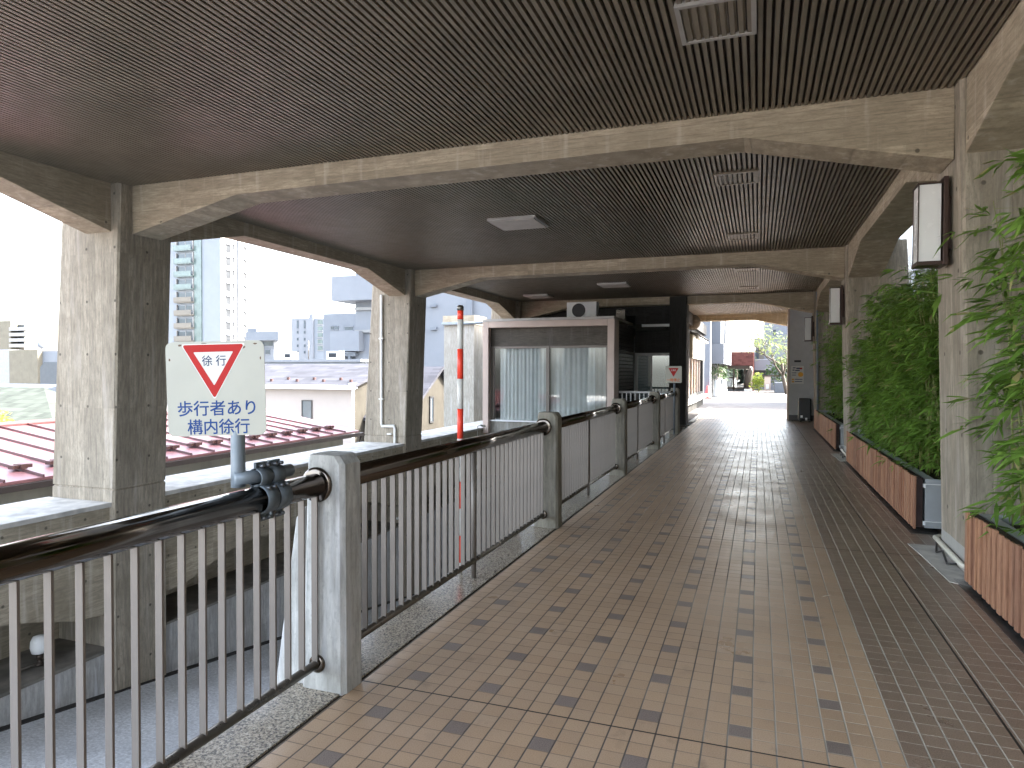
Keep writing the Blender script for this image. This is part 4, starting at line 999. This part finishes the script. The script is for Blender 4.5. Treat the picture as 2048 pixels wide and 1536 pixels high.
t = thing('green_tile_house', 'house with a pale green grey tiled roof above the red metal roof', 'house', at(50, 820, 20) + Vector((0, 0, -6)))
a, b, c_, d_ = at(-120, 778, 25), at(88, 775, 25), at(108, 838, 20.5), at(-120, 850, 20.5)
zc = (c_.z + d_.z) / 2
build('roof', MB().add([(d_.x, 20.5, zc), (c_.x, 20.5, zc), (b.x, 25, b.z), (a.x - 2, 25, b.z), (d_.x, 20.5, zc - .15), (c_.x, 20.5, zc - .15), (b.x + 3.2, 26.5, zc), ], [(0, 1, 2, 3), (0, 4, 5, 1), (1, 6, 2)]), 'gtile', t)
build('wall', MB().box(d_.x, c_.x - .3, 20.9, 28, -7, zc - .02), 'bwall2', t)
def bush(name, label, cat, c, r, n, mat, seed, sz=.14, group=None):
    rnd = random.Random(seed); mb = MB(); c = Vector(c)
    for _ in range(n):
        d = Vector((rnd.gauss(0, 1), rnd.gauss(0, 1), rnd.gauss(0, 1))).normalized() * (rnd.random() ** .45); p = c + Vector((d.x * r[0], d.y * r[1], d.z * r[2]))
        u = Vector((rnd.gauss(0, 1), rnd.gauss(0, 1), rnd.gauss(0, .6))).normalized(); v = u.cross(Vector((rnd.gauss(0, 1), rnd.gauss(0, 1), 1))).normalized(); s = sz * rnd.uniform(.6, 1.3)
        o = len(mb.v); mb.v += [p, p + u * s * .5 + v * s * .25, p + u * s, p + u * s * .5 - v * s * .25]; mb.f.append([o, o + 1, o + 2, o + 3]); mb.sm.append(False)
    return single(name, label, cat, mb, mat, group)
bush('leafy_shrub', 'small bright green shrub at the left edge by the green tiled roof', 'shrub', at(-4, 838, 19.5), (.5, .5, .4), 260, 'shrub', 2, .2)

# ================================================================== FAR END: courtyard
# pale blue building on the left of the courtyard
t = thing('blue_white_building', 'pale blue white building with an oriel on the left side of the sunny courtyard', 'building', (-5, 47, 0))
build('pier', MB().box(-3.4, -2.62, 40.6, 41.6, -.1, 9), 'bwall', t)
build('upper_wall', MB().box(-9, -2.9, 41.6, 60, 2.6, 9), 'bwall', t)
build('oriel', MB().box(-2.9, -1.95, 42.5, 54, 2.0, 3.2), 'bwall', t); build('oriel', MB().box(-2.9, -2.15, 42.7, 53.5, 3.22, 9), 'bwall2', t)
build('shopfront', MB().box(-9, -3.2, 41.6, 60, -.1, 2.6), 'win_l', t)
for q in range(6): build('pilaster', MB().box(-3.2, -3.0, 43 + q * 2.3, 43.25 + q * 2.3, -.1, 2.0), 'twhite', t)
build('drain', MB().box(-2.15, -2.05, 47, 47.25, 3.2, 9), 'win', t)
# cone and potted plants
t = thing('traffic_cone', 'red traffic cone standing in front of the pale blue building', 'cone', (-2.72, 40.2, 0))
build('cone', MB().lathe((-2.72, 40.2, 0), [(.17, .04), (.15, .06), (.05, .68), (.03, .72)], 20), 'conered', t); build('base', MB().box(-2.94, -2.50, 39.98, 40.42, 0, .045), 'conered', t, None, .01)
for (X, Y, l, s) in ((-2.35, 43.2, 'tall white pot with a leafy plant nearer the red cone', 1), (-2.2, 47.2, 'tall white pot with a leafy plant nearer the brick entrance', 2)):
    t = thing('potted_plant', l, 'potted plant', (X, Y, 0), 'potted plants along the pale blue building')
    build('pot', MB().lathe((X, Y, 0), [(.30, 0), (.28, .05), (.17, .95), (.13, 1.0)], 16), 'white', t)
    rnd = random.Random(s); f = MB(); build('stem', MB().tube([(X, Y, .95), (X + .05, Y, 2.2)], .03, 6), 'bark', t)
    for q in range(60): leaf_fan(f, Vector((X + rnd.gauss(0, .18), Y + rnd.gauss(0, .18), 1.1 + rnd.random() * 1.5)), Vector((rnd.uniform(-1, 1), rnd.uniform(-1, 1), .2)).normalized(), rnd, .45, 2, 4)
    build('foliage', f, 'dleaf', t)
# brick entrance
EY = 57.0
A = lambda x, y, d=0: at(x, y, EY + d)
t = thing('brick_entrance', 'red brick clad entrance pavilion with glazed doors at the end of the courtyard', 'building', (A(1475, 783).x, EY, 0))
x0, x1 = A(1440, 783).x, A(1507, 783).x; zb_, zt_ = A(1475, 731).z, A(1475, 704).z
build('brick_upper', MB().box(x0, x1, EY, EY + 8, zb_, zt_), 'brick', t)
build('soffit', MB().box(x0, x1 - .3, EY + .2, EY + .5, zb_ - .3, zb_), 'bronze', t)
xr = A(1504, 783).x; build('side_wall', MB().box(xr, x1, EY, EY + 8, 0, zb_), 'brick', t)
build('back_wall', MB().box(x0, xr, EY + 6, EY + 6.2, 0, zb_ - .3), 'tglass', t)
df = MB(); xs = [A(q, 783).x for q in (1448, 1467, 1489)]; zd = A(1475, 736).z
for x in xs: df.box(x - .07, x + .07, EY + .5, EY + .6, 0, zd)
df.box(xs[0], xs[-1], EY + .5, EY + .6, zd - .1, zd).box(xs[0], xs[-1], EY + .5, EY + .6, .15, .28).box(xs[0], xs[1], EY + .5, EY + .6, 1.0, 1.1)
d_ = build('door', df, 'bronze', t)
build('pane', MB().box(xs[0], xs[1], EY + .54, EY + .56, .2, zd - .1), 'glass2', d_); build('pane', MB().box(xs[1], xs[2], EY + .54, EY + .56, .2, zd - .1), 'glass2', d_)
rl = MB(); rz0 = A(1480, 690).z
rl.box(A(1453, 700).x, A(1512, 700).x, EY + 1, EY + 1.06, rz0 - .06, rz0)
for q in range(7): x = A(1455 + q * 9, 700).x; rl.box(x, x + .06, EY + 1, EY + 1.06, zt_, rz0)
build('roof_railing', rl, 'white', t)
sx_ = A(1498, 783).x
t = thing('bronze_statue', 'dark standing sculpture in front of the brick entrance', 'statue', (sx_, EY - .6, 0))
build('plinth', MB().box(sx_ - .35, sx_ + .25, EY - .9, EY - .4, 0, .18), 'white', t)
build('figure', MB().tube([(sx_ - .05, EY - .6, .18), (sx_ - .08, EY - .6, .7), (sx_ - .02, EY - .6, 1.2), (sx_ + .12, EY - .65, 1.62), (sx_ + .2, EY - .65, 1.85)], [.28, .32, .30, .2, .08], 12), 'bronze', t)
# white building right
t = thing('white_house', 'white house with a balcony behind the tree at the end of the courtyard', 'building', (A(1545, 783, 4).x, EY + 6, 0))
B = lambda x, y: at(x, y, EY + 4)
build('wall', MB().box(B(1508, 700).x, B(1620, 700).x, EY + 4, EY + 12, -.1, B(1560, 676).z), 'bwall', t)
build('roof_block', MB().box(B(1528, 700).x, B(1620, 700).x, EY + 5, EY + 11, B(1560, 676).z, B(1560, 640).z), 'bwall', t)
bz0, bz1 = B(1530, 741).z, B(1530, 719).z
build('balcony', MB().box(B(1509, 700).x, B(1548, 700).x, EY + 2.6, EY + 4, bz0, bz1), 'bwall', t, None, .03)
windows(t, EY + 4, [(1512, 700, 1517, 718), (1527, 744, 1535, 758), (1546, 660, 1552, 672)], 'win', 'bwall2')
build('window_frame', MB().box(B(1518, 700).x, B(1528, 700).x, EY + 3.9, EY + 4, bz1 + .05, B(1520, 697).z), 'balc', t)
# low wall and stuff
a, b = at(1549, 765, 53), at(1574, 783, 53)
single('low_planter_wall', 'pale low planter wall below the courtyard tree', 'planter', MB().box(a.x, b.x + 6, 53, 54.2, 0, a.z), 'bwall2', None, .02)
a, b = at(1529, 753, 54), at(1541, 784, 54)
t = thing('notice_stand', 'small red brown notice stand in front of the white house', 'stand', ((a.x + b.x) / 2, 54, 0))
build('board', MB().box(a.x, b.x, 54, 54.12, .1, a.z), 'pink', t); build('sheet', MB().box(a.x + .12, b.x - .12, 53.98, 53.999, .25, a.z * .5), 'white', t); build('top', MB().box(a.x - .15, b.x + .6, 53.95, 54.2, a.z, a.z + .1), 'bronze', t)
p = at(1516, 783, 54.5)
bush('yellow_green_shrub', 'yellow green shrub beside the brick entrance', 'shrub', (p.x, 54.5, .75), (.55, .5, .75), 520, 'shrub', 11, .2)
p = at(1556, 760, 55)
bush('dark_shrub', 'dark leafy shrub behind the low planter wall', 'shrub', (p.x + .4, 55.2, 1.6), (1.3, .7, 1.2), 900, 'dleaf', 12, .26)
# tree
def tree(base, label, seed):
    rnd = random.Random(seed); base = Vector(base)
    t = thing('courtyard_tree', label, 'tree', base); tr = MB(); lf = MB()
    def leafs(p, n, s):
        for _ in range(n):
            q = p + Vector((rnd.gauss(0, s), rnd.gauss(0, s), rnd.gauss(0, s * .55)))
            leaf_fan(lf, q, Vector((rnd.uniform(-1, 1), rnd.uniform(-1, 1), rnd.uniform(-.3, .3))).normalized(), rnd, .30, 2, 4)
    def limb(p, d, l, r, k):
        pts = [p]; dd = d
        for q in range(4):
            dd = (dd + Vector((rnd.uniform(-.22, .22), rnd.uniform(-.22, .22), rnd.uniform(-.05, .16)))).normalized(); pts.append(pts[-1] + dd * l / 4)
        tr.tube(pts, [r, r * .85, r * .7, r * .55, r * .4], 7)
        if k == 0: leafs(pts[-1], 9, .38); leafs(pts[2], 3, .35); return
        for q in range(3 if k > 1 else 4):
            a = rnd.uniform(0, PI2); nd_ = (dd * .75 + Vector((math.cos(a), math.sin(a), rnd.uniform(-.1, .5))) * .8).normalized(); limb(pts[rnd.choice((2, 3, 4))], nd_, l * rnd.uniform(.6, .78), r * .5, k - 1)
    limb(base, Vector((-.12, 0, 1)), 2.6, .16, 0 if False else 3)
    build('trunk', tr, 'bark', t); build('crown', lf, 'tleaf', t)
tp = at(1566, 770, 50)
tree((tp.x + .3, 50.5, 0), 'young tree with thin yellow green foliage at the end of the courtyard', 21)
# unseen block added outside the opening to cast the courtyard shade band
t = thing('shade_caster_block', 'unseen white block added right of the courtyard to cast its shade band', 'building', (6, 37, 0))
build('wall', MB().box(2.3, 12, 34.6, 37.6, -.1, 9), 'bwall', t); build('plinth', MB().box(2.25, 12, 34.5, 37.7, -.1, .4), 'bwall2', t)
# small things on and near the walkway
single('wall_pipe', 'grey vertical pipe on the column beside the grey wall', 'pipe', MB().tube([(1.50, 19.80, .05), (1.47, 19.80, 1.8), (1.45, 19.80, 3.1), (1.42, 19.5, 3.6)], .025, 8), 'galv')
single('fallen_leaf', 'single pale fallen bamboo leaf lying on the floor tiles', 'leaf', MB().add([(.405, 4.93, .006), (.44, 4.955, .012), (.475, 5.0, .007), (.43, 4.972, .004)], [(0, 1, 2, 3)]), 'poster')
def rooftop_unit(px, py, Y, w_, h_, label):
    c = at(px, py, Y); t = thing('rooftop_unit', label, 'air conditioner', c, 'rooftop units on the far buildings')
    build('case', MB().box(c.x - w_ / 2, c.x + w_ / 2, Y, Y + .8, c.z + .12, c.z + h_), 'white', t)
    build('grille', MB().box(c.x - w_ * .3, c.x + w_ * .3, Y - .03, Y - .001, c.z + .3, c.z + h_ - .15), 'win_d', t)
    build('foot', MB().box(c.x - w_ * .4, c.x - w_ * .3, Y, Y + .8, c.z, c.z + .12).box(c.x + w_ * .3, c.x + w_ * .4, Y, Y + .8, c.z, c.z + .12), 'bwall2', t)
rooftop_unit(575, 722, 47, .9, .75, 'white rooftop unit on the long low building, left of its mast')
rooftop_unit(665, 722, 47, 1.2, .8, 'wider white rooftop unit on the long low building, right of its mast')
